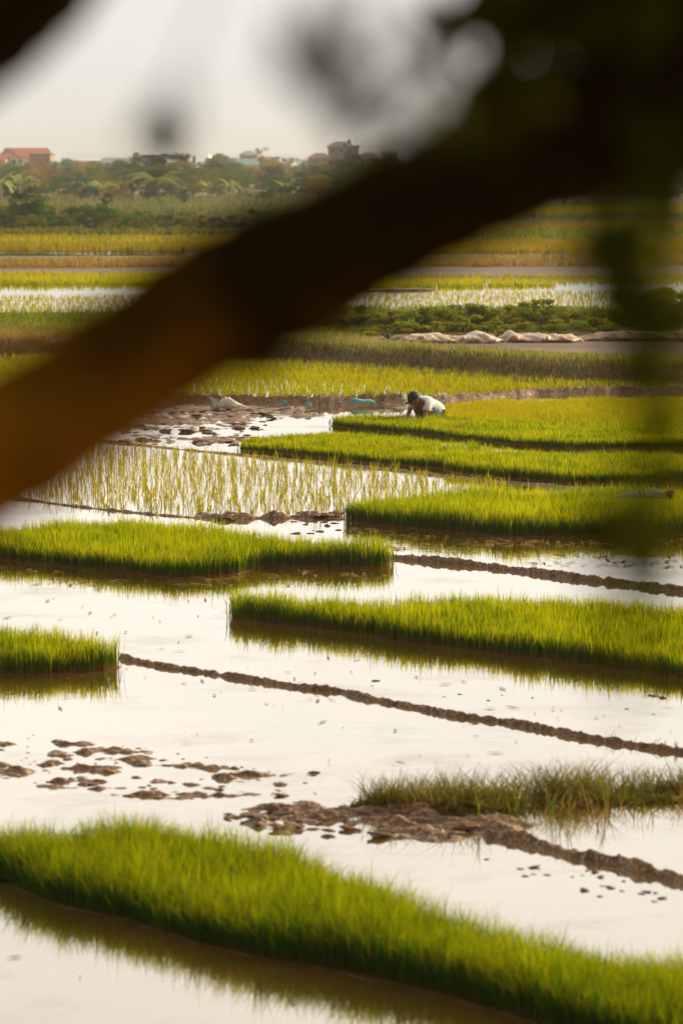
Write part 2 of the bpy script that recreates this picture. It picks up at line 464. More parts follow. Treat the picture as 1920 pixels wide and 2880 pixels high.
def terrain_z(x, y, fine=True):
    x = np.asarray(x, float); y = np.asarray(y, float)
    z = -0.07 + 0.02 * (fbm(x * .7, y * .7, 3) - .5)
    for poly, rise, amp, scl in Z:
        xs = [p[0] for p in poly]; ys = [p[1] for p in poly]
        m = (x > min(xs) - .6) & (x < max(xs) + .6) & (y > min(ys) - .6) & (y < max(ys) + .6)
        if not m.any(): continue
        px, py = x[m], y[m]
        d = pdist(px, py, poly, True); d = np.where(pip(px, py, poly), d, -d)
        k = np.clip((d + 0.15) / 0.5, 0, 1)
        n = fbm(px * scl * .35, py * scl * .8, 40, 5)
        n2 = vn(px * 11, py * 19, 77)
        z[m] += k * (rise + amp * (n - .5) * 2 + .022 * (n2 - .5))
    for pl, h, wd, nzv in R:
        xs = [p[0] for p in pl]; ys = [p[1] for p in pl]
        m = (x > min(xs) - 1) & (x < max(xs) + 1) & (y > min(ys) - 1) & (y < max(ys) + 1)
        if not m.any(): continue
        px, py = x[m], y[m]
        wob = .10 * (fbm(px * 2, py * 2, 5) - .5) * (wd / .1)
        d = pdist(px + wob, py + wob, pl)
        hh = (h + .07) * np.exp(-(d / wd) ** 2) * (1 + nzv * (fbm(px * 5, py * 5, 9, 5) - .5)) + (h * .7 + .01) * (fbm(px * 24, py * 24, 8, 3) - .5) * np.exp(-(d / wd) ** 2)
        z[m] = np.maximum(z[m], -.07 + hh)
    # land beyond the grassy bank
    yb = np.interp(x, bx, by)
    wob = .5 * (fbm(x * .8, y * .3, 21) - .5)
    k = np.clip((y - yb - wob + .1) / .55, 0, 1); k = k * k * (3 - 2 * k)
    far = ZF - .02 + .03 * (fbm(x * .4, y * .4, 31) - .5) + np.where(y < 62, .06, .0) * (fbm(x * 2, y * 2, 33) - .5)
    z = z * (1 - k) + far * k
    # the embankment the photographer and the tree stand on
    e = np.clip((10.0 - y) / 7.0, 0, 1)
    z = np.where(y < 10, np.maximum(z, -.07 + 2.62 * e + .06 * (fbm(x * 1.5, y * 1.5, 50) - .5) * (e > 0)), z)
    return z


ys = np.concatenate([np.linspace(-40, 9, 40), 1 / np.linspace(1 / 9.2, 1 / 11., 60)[:-1], 1 / np.linspace(1 / 11., 1 / 45., 2300)[:-1], 1 / np.linspace(1 / 45., 1 / 62., 160), np.geomspace(63, 1300, 60)])
c = np.linspace(-1, 1, 460)
ex = np.geomspace(.5, 500, 22)
X = []; Y = []
for yv in ys:
    hw = .17 * max(yv, 12) + .1
    row = np.concatenate([-(hw + ex[::-1]), c * hw, hw + ex])
    X.append(row); Y.append(np.full(row.shape, yv))
X = np.array(X); Y = np.array(Y)
Zt = terrain_z(X.ravel(), Y.ravel())
nr, nc = X.shape
idx = np.arange(nr * nc).reshape(nr, nc)
quads = np.stack([idx[:-1, :-1], idx[:-1, 1:], idx[1:, 1:], idx[1:, :-1]], -1).reshape(-1, 4)
# ground material: wet mud near, drier soil and thin turf beyond the bank
gm, t, o_ = new_mat('ground_soil')
b = t.nodes.new('ShaderNodeBsdfPrincipled')
g = t.nodes.new('ShaderNodeNewGeometry'); sp = t.nodes.new('ShaderNodeSeparateXYZ'); t.links.new(g.outputs['Position'], sp.inputs[0])
n = t.nodes.new('ShaderNodeTexNoise'); n.inputs['Scale'].default_value = 9; n.inputs['Detail'].default_value = 6
t.links.new(g.outputs['Position'], n.inputs['Vector'])
r1 = t.nodes.new('ShaderNodeValToRGB')
r1.color_ramp.elements[0].position = .3; r1.color_ramp.elements[0].color = (.105, .048, .016, 1)
r1.color_ramp.elements[1].position = .7; r1.color_ramp.elements[1].color = (.38, .18, .065, 1)
t.links.new(n.outputs['Fac'], r1.inputs[0])
n2 = t.nodes.new('ShaderNodeTexNoise'); n2.inputs['Scale'].default_value = .25; n2.inputs['Detail'].default_value = 5
t.links.new(g.outputs['Position'], n2.inputs['Vector'])
r2 = t.nodes.new('ShaderNodeValToRGB')
r2.color_ramp.elements[0].position = .35; r2.color_ramp.elements[0].color = (.14, .15, .04, 1)
r2.color_ramp.elements[1].position = .65; r2.color_ramp.elements[1].color = (.30, .23, .09, 1)
t.links.new(n2.outputs['Fac'], r2.inputs[0])
kf = t.nodes.new('ShaderNodeMapRange'); kf.inputs['From Min'].default_value = 50; kf.inputs['From Max'].default_value = 58
t.links.new(sp.outputs['Y'], kf.inputs[0])
n4 = t.nodes.new('ShaderNodeTexNoise'); n4.inputs['Scale'].default_value = 42; n4.inputs['Detail'].default_value = 4
t.links.new(g.outputs['Position'], n4.inputs['Vector'])
r4 = t.nodes.new('ShaderNodeMapRange'); r4.inputs['From Min'].default_value = .5; r4.inputs['From Max'].default_value = .66
t.links.new(n4.outputs['Fac'], r4.inputs['Value'])
x4 = t.nodes.new('ShaderNodeMix'); x4.data_type = 'RGBA'; x4.inputs['B'].default_value = (.50, .37, .25, 1)
t.links.new(r4.outputs[0], x4.inputs['Factor']); t.links.new(r1.outputs[0], x4.inputs['A']); r1 = x4
bn = t.nodes.new('ShaderNodeMath'); bn.operation = 'MULTIPLY_ADD'; bn.inputs[1].default_value = .6
t.links.new(n4.outputs['Fac'], bn.inputs[0]); t.links.new(n.outputs['Fac'], bn.inputs[2])
mx = t.nodes.new('ShaderNodeMix'); mx.data_type = 'RGBA'
t.links.new(kf.outputs[0], mx.inputs['Factor']); t.links.new(r1.outputs['Result'], mx.inputs['A']); t.links.new(r2.outputs[0], mx.inputs['B'])
t.links.new(mx.outputs['Result'], b.inputs['Base Color'])
rr = t.nodes.new('ShaderNodeMapRange'); rr.inputs['From Min'].default_value = 0.0; rr.inputs['From Max'].default_value = .08
rr.inputs['To Min'].default_value = .30; rr.inputs['To Max'].default_value = .75
t.links.new(sp.outputs['Z'], rr.inputs[0]); t.links.new(rr.outputs[0], b.inputs['Roughness'])
bp = t.nodes.new('ShaderNodeBump'); bp.inputs['Strength'].default_value = .9; bp.inputs['Distance'].default_value = .025
t.links.new(bn.outputs[0], bp.inputs['Height']); t.links.new(bp.outputs[0], b.inputs['Normal'])
t.links.new(b.outputs[0], o_.inputs[0])
ground = mesh_np('ground', np.stack([X.ravel(), Y.ravel(), Zt], -1), quads=quads, mat=gm, smooth=True)
tag(ground, kind='structure')


def sheet(name, pts, mat, kind='structure', z=None):
    V = np.array([(p[0], p[1], p[2] if z is None else z) for p in pts])
    me = bpy.data.meshes.new(name); me.from_pydata([tuple(v) for v in V], [], [tuple(range(len(V)))]); me.update(); me.materials.append(mat)
    o = link(bpy.data.objects.new(name, me)); o['kind'] = kind
    return o


sheet('water', [(-500, 6.5, 0), (500, 6.5, 0), (500, 75, 0), (-500, 75, 0)], M['water'])


# ------------------------------------------------------------------ blades
def blades(pts, h, wd, lean=.25, seg=2, droop=.15, bias=(0, 0), az=None):
    N = len(pts)
    h = np.broadcast_to(h, (N,)); wd = np.broadcast_to(wd, (N,))
    th = rng.uniform(0, 2 * np.pi, N) if az is None else az
    wv = np.stack([np.cos(th), np.sin(th), np.zeros(N)], -1)
    ph = rng.uniform(0, 2 * np.pi, N)
    ln = lean * rng.uniform(.2, 1.6, N)
    bd = np.stack([np.cos(ph) * ln + bias[0], np.sin(ph) * ln + bias[1], np.zeros(N)], -1)
    V = []; U = []
    rnd = rng.uniform(0, 1, N)
    for k in range(seg + 1):
        tt = k / seg
        c0 = pts + bd * (h * tt ** 1.8)[:, None]
        c0[:, 2] += h * (tt - droop * tt ** 3 * (ln / max(lean, 1e-3)))
        if k < seg:
            ww = wd * (.75 + .5 * tt if tt < .5 else 1.5 * (1 - tt) + .15)
            V += [c0 - wv * ww[:, None] / 2, c0 + wv * ww[:, None] / 2]
            U += [np.stack([rnd, np.full(N, tt)], -1)] * 2
        else:
            V.append(c0); U.append(np.stack([rnd, np.ones(N)], -1))
    nv = 2 * seg + 1
    V = np.stack(V, 1).reshape(-1, 3); U = np.stack(U, 1).reshape(-1, 2)
    base = np.arange(N)[:, None] * nv
    Q = np.concatenate([base + np.array([2 * k, 2 * k + 1, 2 * k + 3, 2 * k + 2]) for k in range(seg - 1)]) if seg > 1 else np.zeros((0, 4), int)
    T = base + np.array([2 * seg - 2, 2 * seg - 1, 2 * seg])
    return V, Q, T, U


def sample(poly, dens):
    P_ = np.array([(p[0], p[1]) for p in poly])
    lo = P_.min(0); hi = P_.max(0)
    n = int((hi[0] - lo[0]) * (hi[1] - lo[1]) * dens)
    q = rng.uniform(lo, hi, (n, 2))
    return q[pip(q[:, 0], q[:, 1], poly)]


def blade_obj(name, pts3, h, wd, mat, parent=None, **kw):
    V, Q, T, U = blades(pts3, h, wd, **kw)
    return mesh_np(name, V, T, Q, U, mat, parent)


def on_ground(q, dz=0.0):
    return np.column_stack([q, terrain_z(q[:, 0], q[:, 1]) + dz])


# ------------------------------------------------------------------ seedling beds
def bed(front, back, h, dens, wd, label, mat='seed', seg=2, lean=.21):
    poly = [tuple(G(u, v, 0)[:2]) for u, v in front] + [tuple(G(u, v, h * .93)[:2]) for u, v in back[::-1]]
    cx = sum(p[0] for p in poly) / len(poly); cy = sum(p[1] for p in poly) / len(poly)
    root = empty('rice_seedling_bed', (cx, cy, 0))
    tag(root, label, 'seedling bed', 'dense beds of rice seedlings in the flooded paddies')
    q = sample(poly, dens * 1.3)
    q = q + rng.normal(0, .022, q.shape)
    d = pdist(q[:, 0], q[:, 1], poly, True)
    keep = (d > .03 * vn(q[:, 0] * 9, q[:, 1] * 9, 4)) | (rng.uniform(0, 1, len(q)) < .35)
    q = q[keep]
    big = .74 + .52 * fbm(q[:, 0] * 1.6, q[:, 1] * 1.6, 60, 3)
    sm = .86 + .28 * vn(q[:, 0] * 8, q[:, 1] * 8, 61)
    hh = h * big * sm * rng.uniform(.70, 1.10, len(q)) * np.where(rng.uniform(0, 1, len(q)) < .025, 1.3, 1)
    p3 = np.column_stack([q, np.full(len(q), .005)])
    V, Q, T, U = blades(p3 - np.array([cx, cy, 0]), hh, wd * rng.uniform(.7, 1.3, len(q)), lean=lean, seg=seg, droop=.18)
    mesh_np('seedlings', V, T, Q, U, M[mat], root)
    # mud base slightly above the water
    ring = []
    for i in range(len(poly)):
        a = np.array(poly[i]); b_ = np.array(poly[(i + 1) % len(poly)])
        nn = max(2, int(np.linalg.norm(b_ - a) / .12))
        for k in range(nn): ring.append(a + (b_ - a) * k / nn)
    ring = np.array(ring); cc = ring.mean(0)
    ring = ring + rng.normal(0, .012, ring.shape) - np.array([cx, cy])
    n = len(ring)
    mb = MB()
    vs = [(x, y, -.06) for x, y in ring] + [(x, y, .003) for x, y in ring]
    fs = [(i, (i + 1) % n, n + (i + 1) % n, n + i) for i in range(n)] + [tuple(range(n, 2 * n))]
    mb.add(vs, fs).build('mud_base', M['mud'], root)
    return root


bed([(-250, 2370), (0, 2474), (122, 2536), (367, 2594), (551, 2655), (735, 2698), (960, 2735), (1225, 2795), (1500, 2880), (1960, 3010), (2200, 3060)],
    [(-250, 2310), (0, 2302), (184, 2304), (398, 2284), (612, 2301), (796, 2344), (960, 2405), (1029, 2425), (1164, 2493), (1333, 2547), (1468, 2591), (1604, 2595), (1773, 2632), (1920, 2655), (2200, 2700)],
    .31, 7500, .0055, 'largest and nearest bed of rice seedlings, across the foot of view', 'seed_near', 3, .36)
bed([(-300, 1905), (0, 1900), (128, 1899), (255, 1891), (334, 1883)], [(-300, 1730), (0, 1745), (160, 1760), (255, 1776), (337, 1786)],
    .28, 3600, .0075, 'small bed of rice seedlings at the left edge behind the mud clods', 'seed', 3)
bed([(-300, 1572), (0, 1576), (160, 1592), (319, 1608), (488, 1627), (670, 1615), (746, 1594), (1000, 1594), (1098, 1596)],
    [(-300, 1490), (0, 1471), (191, 1453), (383, 1440), (542, 1459), (670, 1482), (893, 1505), (1098, 1508)],
    .28, 3000, .009, 'wide wedge of rice seedlings with a jutting front corner, below the transplanted paddy', 'seed', 2)
bed([(650, 1747), (720, 1749), (829, 1765), (1000, 1784), (1163, 1812), (1469, 1849), (1714, 1880), (1920, 1910), (2300, 1960)],
    [(648, 1648), (820, 1660), (1000, 1668), (1117, 1676), (1293, 1657), (1528, 1662), (1704, 1668), (1920, 1695), (2300, 1730)],
    .275, 3200, .0085, 'long bed of rice seedlings between the two straight mud ridges, starting in mid water', 'seed', 2)
bed([(967, 1467), (1147, 1486), (1282, 1499), (1428, 1511), (1587, 1508), (1920, 1505), (2300, 1500)],
    [(984, 1388), (1088, 1376), (1235, 1368), (1352, 1359), (1528, 1362), (1704, 1353), (1920, 1368), (2300, 1370)],
    .32, 2600, .010, 'tall bed of rice seedlings with the rolled white sack lying on it', 'seed', 2)
bed([(679, 1268), (874, 1284), (1012, 1301), (1147, 1311), (1244, 1318)],
    [(672, 1229), (817, 1212), (949, 1206), (1000, 1213), (1176, 1227), (1248, 1239)],
    .175, 2400, .011, 'low bed of rice seedlings beside the cloddy mud, left of a step in its row', 'seed', 2)
bed([(1250, 1326), (1411, 1347), (1587, 1358), (1880, 1356), (2300, 1350)],
    [(1252, 1238), (1411, 1251), (1587, 1265), (1763, 1265), (1920, 1268), (2300, 1272)],
    .22, 2300, .011, 'bed of rice seedlings just behind the one with the rolled white sack', 'seed', 2)
bed([(932, 1200), (1000, 1207), (1235, 1228), (1411, 1248), (1528, 1260), (1704, 1262), (1920, 1260), (2300, 1256)],
    [(932, 1167), (1046, 1160), (1132, 1161), (1240, 1163), (1400, 1168), (1600, 1176), (1920, 1180), (2300, 1180)],
    .17, 2300, .012, 'bed of rice seedlings directly in front of the crouching worker', 'seed', 2)
bed([(1262, 1188), (1500, 1196), (1920, 1204), (2300, 1206)],
    [(1225, 1133), (1400, 1117), (1650, 1112), (1920, 1108), (2300, 1105)],
    .16, 1500, .013, 'rearmost yellow green bed of rice seedlings, to the right of the worker', 'lime', 2)


# ------------------------------------------------------------------ transplanted tufts in water
def tuft_points(poly, sx, sy, jit, ang=.25):
    P_ = np.array([(p[0], p[1]) for p in poly]); lo = P_.min(0) - 2; hi = P_.max(0) + 2
    cx, cy = (lo + hi) / 2; L = np.hypot(*(hi - lo)) / 2 + 2
    gx, gy = np.meshgrid(np.arange(-L, L, sx), np.arange(-L, L, sy))
    gx = gx.ravel() + rng.normal(0, jit, gx.size); gy = gy.ravel() + rng.normal(0, jit, gy.size)
    x = cx + gx * math.cos(ang) - gy * math.sin(ang); y = cy + gx * math.sin(ang) + gy * math.cos(ang)
    m = pip(x, y, poly)
    return np.column_stack([x[m], y[m]])


def tufts(q, z, nb, h, wd, lean=.3, spread=.02):
    n = len(q)
    pts = np.repeat(q, nb, 0) + rng.normal(0, spread, (n * nb, 2))
    hh = np.repeat(h * rng.uniform(.7, 1.25, n), nb) * rng.uniform(.6, 1.1, n * nb)
    return blades(np.column_stack([pts, np.full(len(pts), z)]), hh, wd, lean=lean, seg=3, droop=.25)


FA = [tuple(G(u, v)[:2]) for u, v in [(-350, 1375), (64, 1400), (287, 1428), (560, 1452), (957, 1446), (972, 1440), (1100, 1425), (1240, 1410), (1420, 1395), (1420, 1368), (1147, 1334), (874, 1306), (673, 1288), (530, 1274), (300, 1250), (-350, 1230)]]
q = tuft_points(FA, .17, .22, .028, .35)
# the nearest 300 as plants of their own
px_ = q[:, 0] / q[:, 1]
vis = (np.abs(px_) < .142) & (q[:, 1] > 0)
score = np.where(vis, q[:, 1], 999)
order = np.argsort(score)
near, rest = q[order[:300]], q[order[300:]]
protos = []
for k in range(6):
    V, Q_, T_, U_ = tufts(np.zeros((1, 2)), 0.0, 6, .25, .010, .32, .014)
    o = mesh_np('rice_tuft', V, T_, Q_, U_, M['tuft']); protos.append(o)
TL = 'thin young rice tuft in the front rows of the transplanted paddy, by the mud ridge'
for i, (x, y) in enumerate(near):
    o = protos[i] if i < 6 else protos[i % 6].copy()
    if i >= 6: C.objects.link(o)
    o.location = (x, y, -.03); o.rotation_euler = (0, 0, random.uniform(0, 6.28)); s_ = random.uniform(.8, 1.2); o.scale = (s_, s_, s_ * random.uniform(.85, 1.15))
    tag(o, TL, 'rice plant', 'rice tufts in the front rows of the transplanted paddy')
V, Q_, T_, U_ = tufts(rest, -.02, 5, .25, .010, .30, .014)
tag(mesh_np('rice_tufts', V, T_, Q_, U_, M['tuft']), 'rows of thin rice tufts standing in bright water behind the front rows', 'rice plants', kind='stuff')

# the yellow green paddy behind the worker
FC = [tuple(G(u, v)[:2]) for u, v in [(-400, 1100), (150, 1105), (480, 1118), (900, 1118), (1120, 1116), (1240, 1112), (1500, 1096), (1960, 1092), (2300, 1092), (2300, 1088), (1604, 1080), (1266, 1054), (860, 1026), (400, 1008), (-400, 1010)]]
q = tuft_points(FC, .15, .22, .03, .08)
V, Q_, T_, U_ = tufts(q, -.02, 7, .20, .015, .3, .03)
tag(mesh_np('young_rice', V, T_, Q_, U_, M['lime']), 'yellow green young rice standing in water behind the worker and below the grassy bank', 'young rice', kind='stuff')
q = sample(FC, 120)
q = q[fbm(q[:, 0] * .8, q[:, 1] * 1.5, 90) > .42]
V, Q_, T_, U_ = blades(np.column_stack([q, np.zeros(len(q))]), .17, .014, .3)


# ------------------------------------------------------------------ bands of fields beyond the bank
def quad(u0, u1, va, vb, vc=None, vd=None):
    """far edge va (left) .. vb (right), near edge vc (left) .. vd (right)"""
    return [G(u0, vc, ZF), G(u1, vd, ZF), G(u1, vb, ZF), G(u0, va, ZF)]


def field(name, u0, u1, va, vb, vc, vd, mat, kind='structure', dz=.012):
    p = quad(u0, u1, va, vb, vc, vd)
    return sheet(name, [(a[0], a[1], ZF + dz) for a in p], mat, kind)


def cover(name, label, cat, u0, u1, va, vb, vc, vd, mat, dens, h, wd, lean=.25, dz=0.0, thin=None):
    p = [tuple(a[:2]) for a in quad(u0, u1, va, vb, vc, vd)]
    q = sample(p, dens)
    if thin:
        q = q[fbm(q[:, 0] * thin[0], q[:, 1] * thin[1], int(u0 + va) % 97) > thin[2]]
    hh = h * rng.uniform(.55, 1.15, len(q)) * (.7 + .6 * fbm(q[:, 0] * .6, q[:, 1] * .6, 71))
    o = blade_obj(name, np.column_stack([q, np.full(len(q), ZF + dz - .01)]), hh, wd, mat, lean=lean)
    return tag(o, label, cat, kind='stuff')


W = M['water']
# right and centre
field('water', -300, 2300, 792, 790, 830, 832, W)
field('water', -300, 2300, 826, 816, 884, 868, W, dz=.016)
field('mud_flat', -300, 2300, 755, 746, 780, 778, M['mud_plain'])
field('mud_flat', 1150, 2400, 955, 952, 985, 1018, M['mud_plain'], dz=.03)
# bright flooded fields with pale rice
p = [tuple(a[:2]) for a in quad(880, 2300, 826, 816, 868, 866)]
q = tuft_points(p, .26, .36, .05, .1); V, Q_, T_, U_ = tufts(q, ZF, 4, .13, .022, .35, .05)
tag(mesh_np('pale_rice', V, T_, Q_, U_, M['tuft']), 'pale young rice in bright water right behind the long row of bushes', 'young rice', kind='stuff')
p = [tuple(a[:2]) for a in quad(-300, 880, 834, 834, 884, 884)]
q = tuft_points(p, .24, .36, .05, .1); V, Q_, T_, U_ = tufts(q, ZF, 4, .14, .022, .35, .05)
tag(mesh_np('pale_rice', V, T_, Q_, U_, M['tuft']), 'pale young rice in bright water at the far left, above the earthen bank', 'young rice', kind='stuff')
p = [tuple(a[:2]) for a in quad(900, 2300, 778, 776, 796, 800)]
q = tuft_points(p, .26, .40, .06, .1); V, Q_, T_, U_ = tufts(q, ZF, 4, .20, .03, .35, .06)
tag(mesh_np('pale_rice', V, T_, Q_, U_, M['tuft']), 'farther strip of pale rice in water, just before the brown mud flat', 'young rice', kind='stuff')
cover('lime_rice', 'narrow lime green strip of rice in the middle distance on the right', 'rice', 880, 1560, 796, 800, 814, 806, M['lime'], 90, .25, .04)
cover('lime_rice', 'lime green strip of rice behind the bright open water on the left', 'rice', -300, 900, 774, 780, 802, 806, M['lime'], 90, .28, .04)
# dry grass ridge, golden fields
cover('dry_grass', 'brown dry grass along the ridge before the golden rice', 'dry grass', -300, 2300, 740, 730, 756, 748, M['rust_straw'], 70, .36, .05, .5, thin=(.25, .6, .36))
cover('golden_rice', 'broad band of ripe golden rice below the far thickets', 'ripe rice', -300, 2300, 668, 688, 705, 720, M['gold'], 28, .36, .09)
cover('lime_rice', 'green streak of unripe rice in the middle of the golden band', 'rice', -300, 900, 684, 690, 692, 697, M['lime'], 22, .42, .09, thin=(.06, .5, .48))
cover('grass', 'green weedy strip between the golden rice and the stacked far fields', 'grass', 900, 2300, 660, 660, 688, 688, M['bank'], 18, .45, .10, thin=(.25, .25, .45))
cover('golden_rice', 'thin far band of ripe golden rice on the right', 'ripe rice', 900, 2300, 632, 630, 650, 650, M['gold'], 10, .4, .12)
cover('grass', 'far green meadow strip on the right', 'grass', 1000, 2300, 588, 588, 606, 606, M['lime'], 6, .6, .16)
cover('meadow', 'pale green meadow before the tree belt on the left', 'meadow', -300, 1500, 562, 562, 612, 612, M['far_green'], 4, .8, .2)
cover('stubble', 'thin yellow green stubble in the stacked far fields on the right', 'stubble', 900, 2300, 606, 606, 640, 640, M['far_green'], 6, .35, .16, thin=(.05, .4, .45))
field('water', -300, 520, 706, 708, 716, 719, watermat('blue_water', (.12, .13, .14), (.10, .12, .15), tint=(.62, .72, .85)), dz=.03)

cover('undergrowth', 'dense dark undergrowth between the bushes of the far thicket on the left', 'undergrowth', -300, 1300, 606, 606, 662, 664, LEAF['olive'], 10, .35, .2, .5)
# grass on the bank and its surroundings
def near_cover(name, label, cat, pxpoly, z, mat, dens, h, wd, lean=.3, thin=None, seg=2):
    poly = [tuple(G(u, v, z)[:2]) for u, v in pxpoly]
    q = sample(poly, dens)
    if thin: q = q[fbm(q[:, 0] * thin[0], q[:, 1] * thin[0], 13) > thin[1]]
    hh = h * rng.uniform(.5, 1.15, len(q)) * (.6 + .8 * fbm(q[:, 0] * 1.3, q[:, 1] * 1.3, 72))
    o = blade_obj(name, on_ground(q, -.01), hh, wd, mat, lean=lean, seg=seg)
    return tag(o, label, cat, kind='stuff')


near_cover('grass', 'green grass along the top of the long dark bank', 'grass', [(780, 985), (1266, 1012), (1650, 1040), (2300, 1060), (2300, 1085), (1604, 1068), (1266, 1042), (860, 1012), (700, 1004), (650, 985)], .1, M['bank'], 420, .17, .018, .4)
near_cover('dry_grass', 'pale dry grass strip on the bank in front of the plastic sheet', 'dry grass', [(600, 935), (1000, 950), (1250, 985), (1700, 1005), (2300, 1010), (2300, 1045), (1604, 1030), (1266, 1008), (860, 985), (560, 985)], ZF, M['pale_straw'], 260, .22, .018, .45)
near_cover('grass', 'mixed weeds growing around the bushes in the middle distance', 'weeds', [(700, 868), (2300, 866), (2300, 935), (1150, 935), (1000, 950), (560, 960)], ZF, M['bank'], 130, .20, .028, .45)
near_cover('grass', 'green grass on top of the earthen bank at the left edge', 'grass', [(-300, 890), (400, 890), (560, 905), (560, 950), (300, 950), (-300, 935)], ZF, M['bank'], 150, .28, .03, .45)
near_cover('dry_grass', 'rusty dry grass hanging over the earthen bank at the left edge', 'dry grass', [(-300, 932), (400, 945), (560, 960), (560, 1003), (-300, 1003)], .2, M['rust_straw'], 800, .2, .022, .7, thin=(1.2, .32))
near_cover('grass', 'green weeds on the low muddy bank behind the worker', 'weeds', [(300, 1118), (760, 1128), (1130, 1126), (1130, 1136), (760, 1140), (300, 1132)], 0, M['weed'], 700, .11, .012, .7, thin=(1.6, .44))
near_cover('grass', 'reddish tufts along the low bank to the right of the worker', 'weeds', [(1210, 1124), (1500, 1102), (2000, 1094), (2000, 1104), (1500, 1112), (1210, 1134)], 0, M['weed'], 300, .09, .014, .6, thin=(2.2, .5))
near_cover('weeds', 'straggly green and brown weeds on the muddy strip at the lower right', 'weeds', [(1010, 2262), (1100, 2248), (1250, 2236), (1500, 2230), (2100, 2205), (2100, 2240), (1600, 2268), (1350, 2290), (1200, 2292), (1060, 2285)], 0, M['weed'], 4600, .30, .006, .75, seg=3, thin=(3.2, .40))
near_cover('weeds', 'low broad-leaved weeds under the straggly grass at the lower right', 'weeds', [(960, 2272), (1100, 2250), (1250, 2238), (1500, 2232), (2100, 2207), (2100, 2250), (1600, 2276), (1380, 2300), (1200, 2304), (1000, 2300)], 0, M['weed'], 2600, .11, .020, 1.3, seg=3, thin=(2.5, .42))
near_cover('dry_grass', 'dead brown stalks among the weeds at the lower right', 'dry grass', [(1060, 2266), (1250, 2240), (2100, 2210), (2100, 2262), (1600, 2290), (1200, 2300)], 0, M['rust_straw'], 420, .26, .006, 1.0, seg=3, thin=(2.0, .45))
near_cover('weeds', 'thin green weed fringe along the right end of the straight ridge', 'weeds', [(1700, 2070), (2000, 2110), (2000, 2130), (1700, 2090)], 0, M['weed'], 700, .10, .006, .5, thin=(3, .5), seg=3)
near_cover('weeds', 'green tufts on the thin ridge beside the wedge of seedlings', 'weeds', [(180, 1412), (560, 1448), (560, 1462), (180, 1430)], 0, M['seed'], 400, .10, .009, .5, thin=(3, .5))
# tall single reeds by the lower right water
reed_px = [(1445, 2320), (1452, 2300), (1470, 2290), (1548, 2310), (1600, 2330), (1700, 2290), (1752, 2260), (1790, 2250), (1830, 2255), (1560, 2335), (1345, 2330), (1120, 2260)]
RL = 'tall yellow green reed stem rising from the weedy strip at the lower right'
rp = None
for i, (u, v) in enumerate(reed_px):
    if i < 3:
        V, Q_, T_, U_ = blades(np.array([[0, 0, 0]] * 4) + rng.normal(0, .010, (4, 3)) * [1, 1, 0], .32, .006, .24, 4, .25)
        o = mesh_np('reed', V, T_, Q_, U_, M['bank']); rp = (rp or []) + [o]
    else:
        o = rp[i % 3].copy(); C.objects.link(o)
    o.location = G(u, v); o.rotation_euler = (0, 0, i * 1.7); o.scale = (1, 1, .75 + .05 * (i % 6))
    tag(o, RL, 'reed', 'tall reeds along the weedy strip at the lower right')

# straw and torn weed floating on the water
def floaters(name, label, pxpoly, dens, L, wd, mat):
    poly = [tuple(G(u, v)[:2]) for u, v in pxpoly]
    q = sample(poly, dens)
    q = q[fbm(q[:, 0] * 1.6, q[:, 1] * 3, 5) > .42]
    N = len(q); a = rng.uniform(0, np.pi, N); l = L * rng.uniform(.2, 1, N) ** 2; ww = wd * rng.uniform(.5, 1.6, N)
    dx = np.stack([np.cos(a) * l, np.sin(a) * l], -1); nn = np.stack([-np.sin(a) * ww, np.cos(a) * ww], -1)
    c0 = [q - dx - nn * .3, q - nn, q + dx, q + nn]
    V = np.stack([np.column_stack([k, np.full(N, .006) + rng.uniform(0, .004, N)]) for k in c0], 1).reshape(-1, 3)
    U = np.repeat(np.stack([rng.uniform(0, 1, N), rng.uniform(0, 1, N)], -1), 4, 0)
    o = mesh_np(name, V, None, np.arange(4 * N).reshape(-1, 4), U, mat)
    return tag(o, label, 'floating weed', kind='stuff')


floaters('floating_weed', 'torn weed and straw floating in front of the wedge of seedlings', [(-100, 1580), (300, 1620), (500, 1640), (760, 1605), (1090, 1595), (1090, 1625), (700, 1660), (300, 1665), (-100, 1625)], 45, .11, .014, M['straw'])
floaters('floating_weed', 'torn weed and straw floating in front of the tall bed with the sack', [(980, 1480), (1282, 1510), (1600, 1520), (1960, 1515), (1960, 1600), (1500, 1590), (1300, 1565), (1120, 1550), (990, 1520)], 150, .11, .014, M['straw'])
floaters('floating_weed', 'sparse specks of straw floating on the open water in the middle', [(-100, 1660), (640, 1660), (640, 1760), (1100, 1840), (1920, 1960), (1920, 2220), (900, 2180), (300, 2050), (-100, 1960)], 7, .09, .010, M['mud'])
floaters('floating_weed', 'sparse specks of straw floating in the nearest open water', [(-100, 2600), (600, 2740), (1200, 2860), (1200, 2950), (-100, 2950)], 8, .05, .008, M['mud'])

# ------------------------------------------------------------------ mud clods
def clod_mesh(seed):
    r_ = random.Random(seed)
    a = [(Vector((r_.gauss(0, 1), r_.gauss(0, 1), r_.gauss(0, .7))).normalized(), r_.uniform(.15, .5)) for _ in range(9)]

    def f(d):
        return .62 + sum(k * max(0, d.dot(v)) ** 5 for v, k in a) + .42 * (float(fbm(np.array([d.x * 4 + 10 + d.z * 3]), np.array([d.y * 4 + 10 - d.z * 2]), seed, 3)[0]) - .5) + .14 * math.sin(d.x * 9 + seed + d.z * 5) * math.cos(d.y * 11)
    mb = MB().blob((0, 0, 0), (1, .8, .42), 20, 12, f)
    return mb


clods = [clod_mesh(k).build('mud_clod', M['mud_dry'] if k % 3 == 0 else M['mud'], smooth=True) for k in range(6)]
used = set()


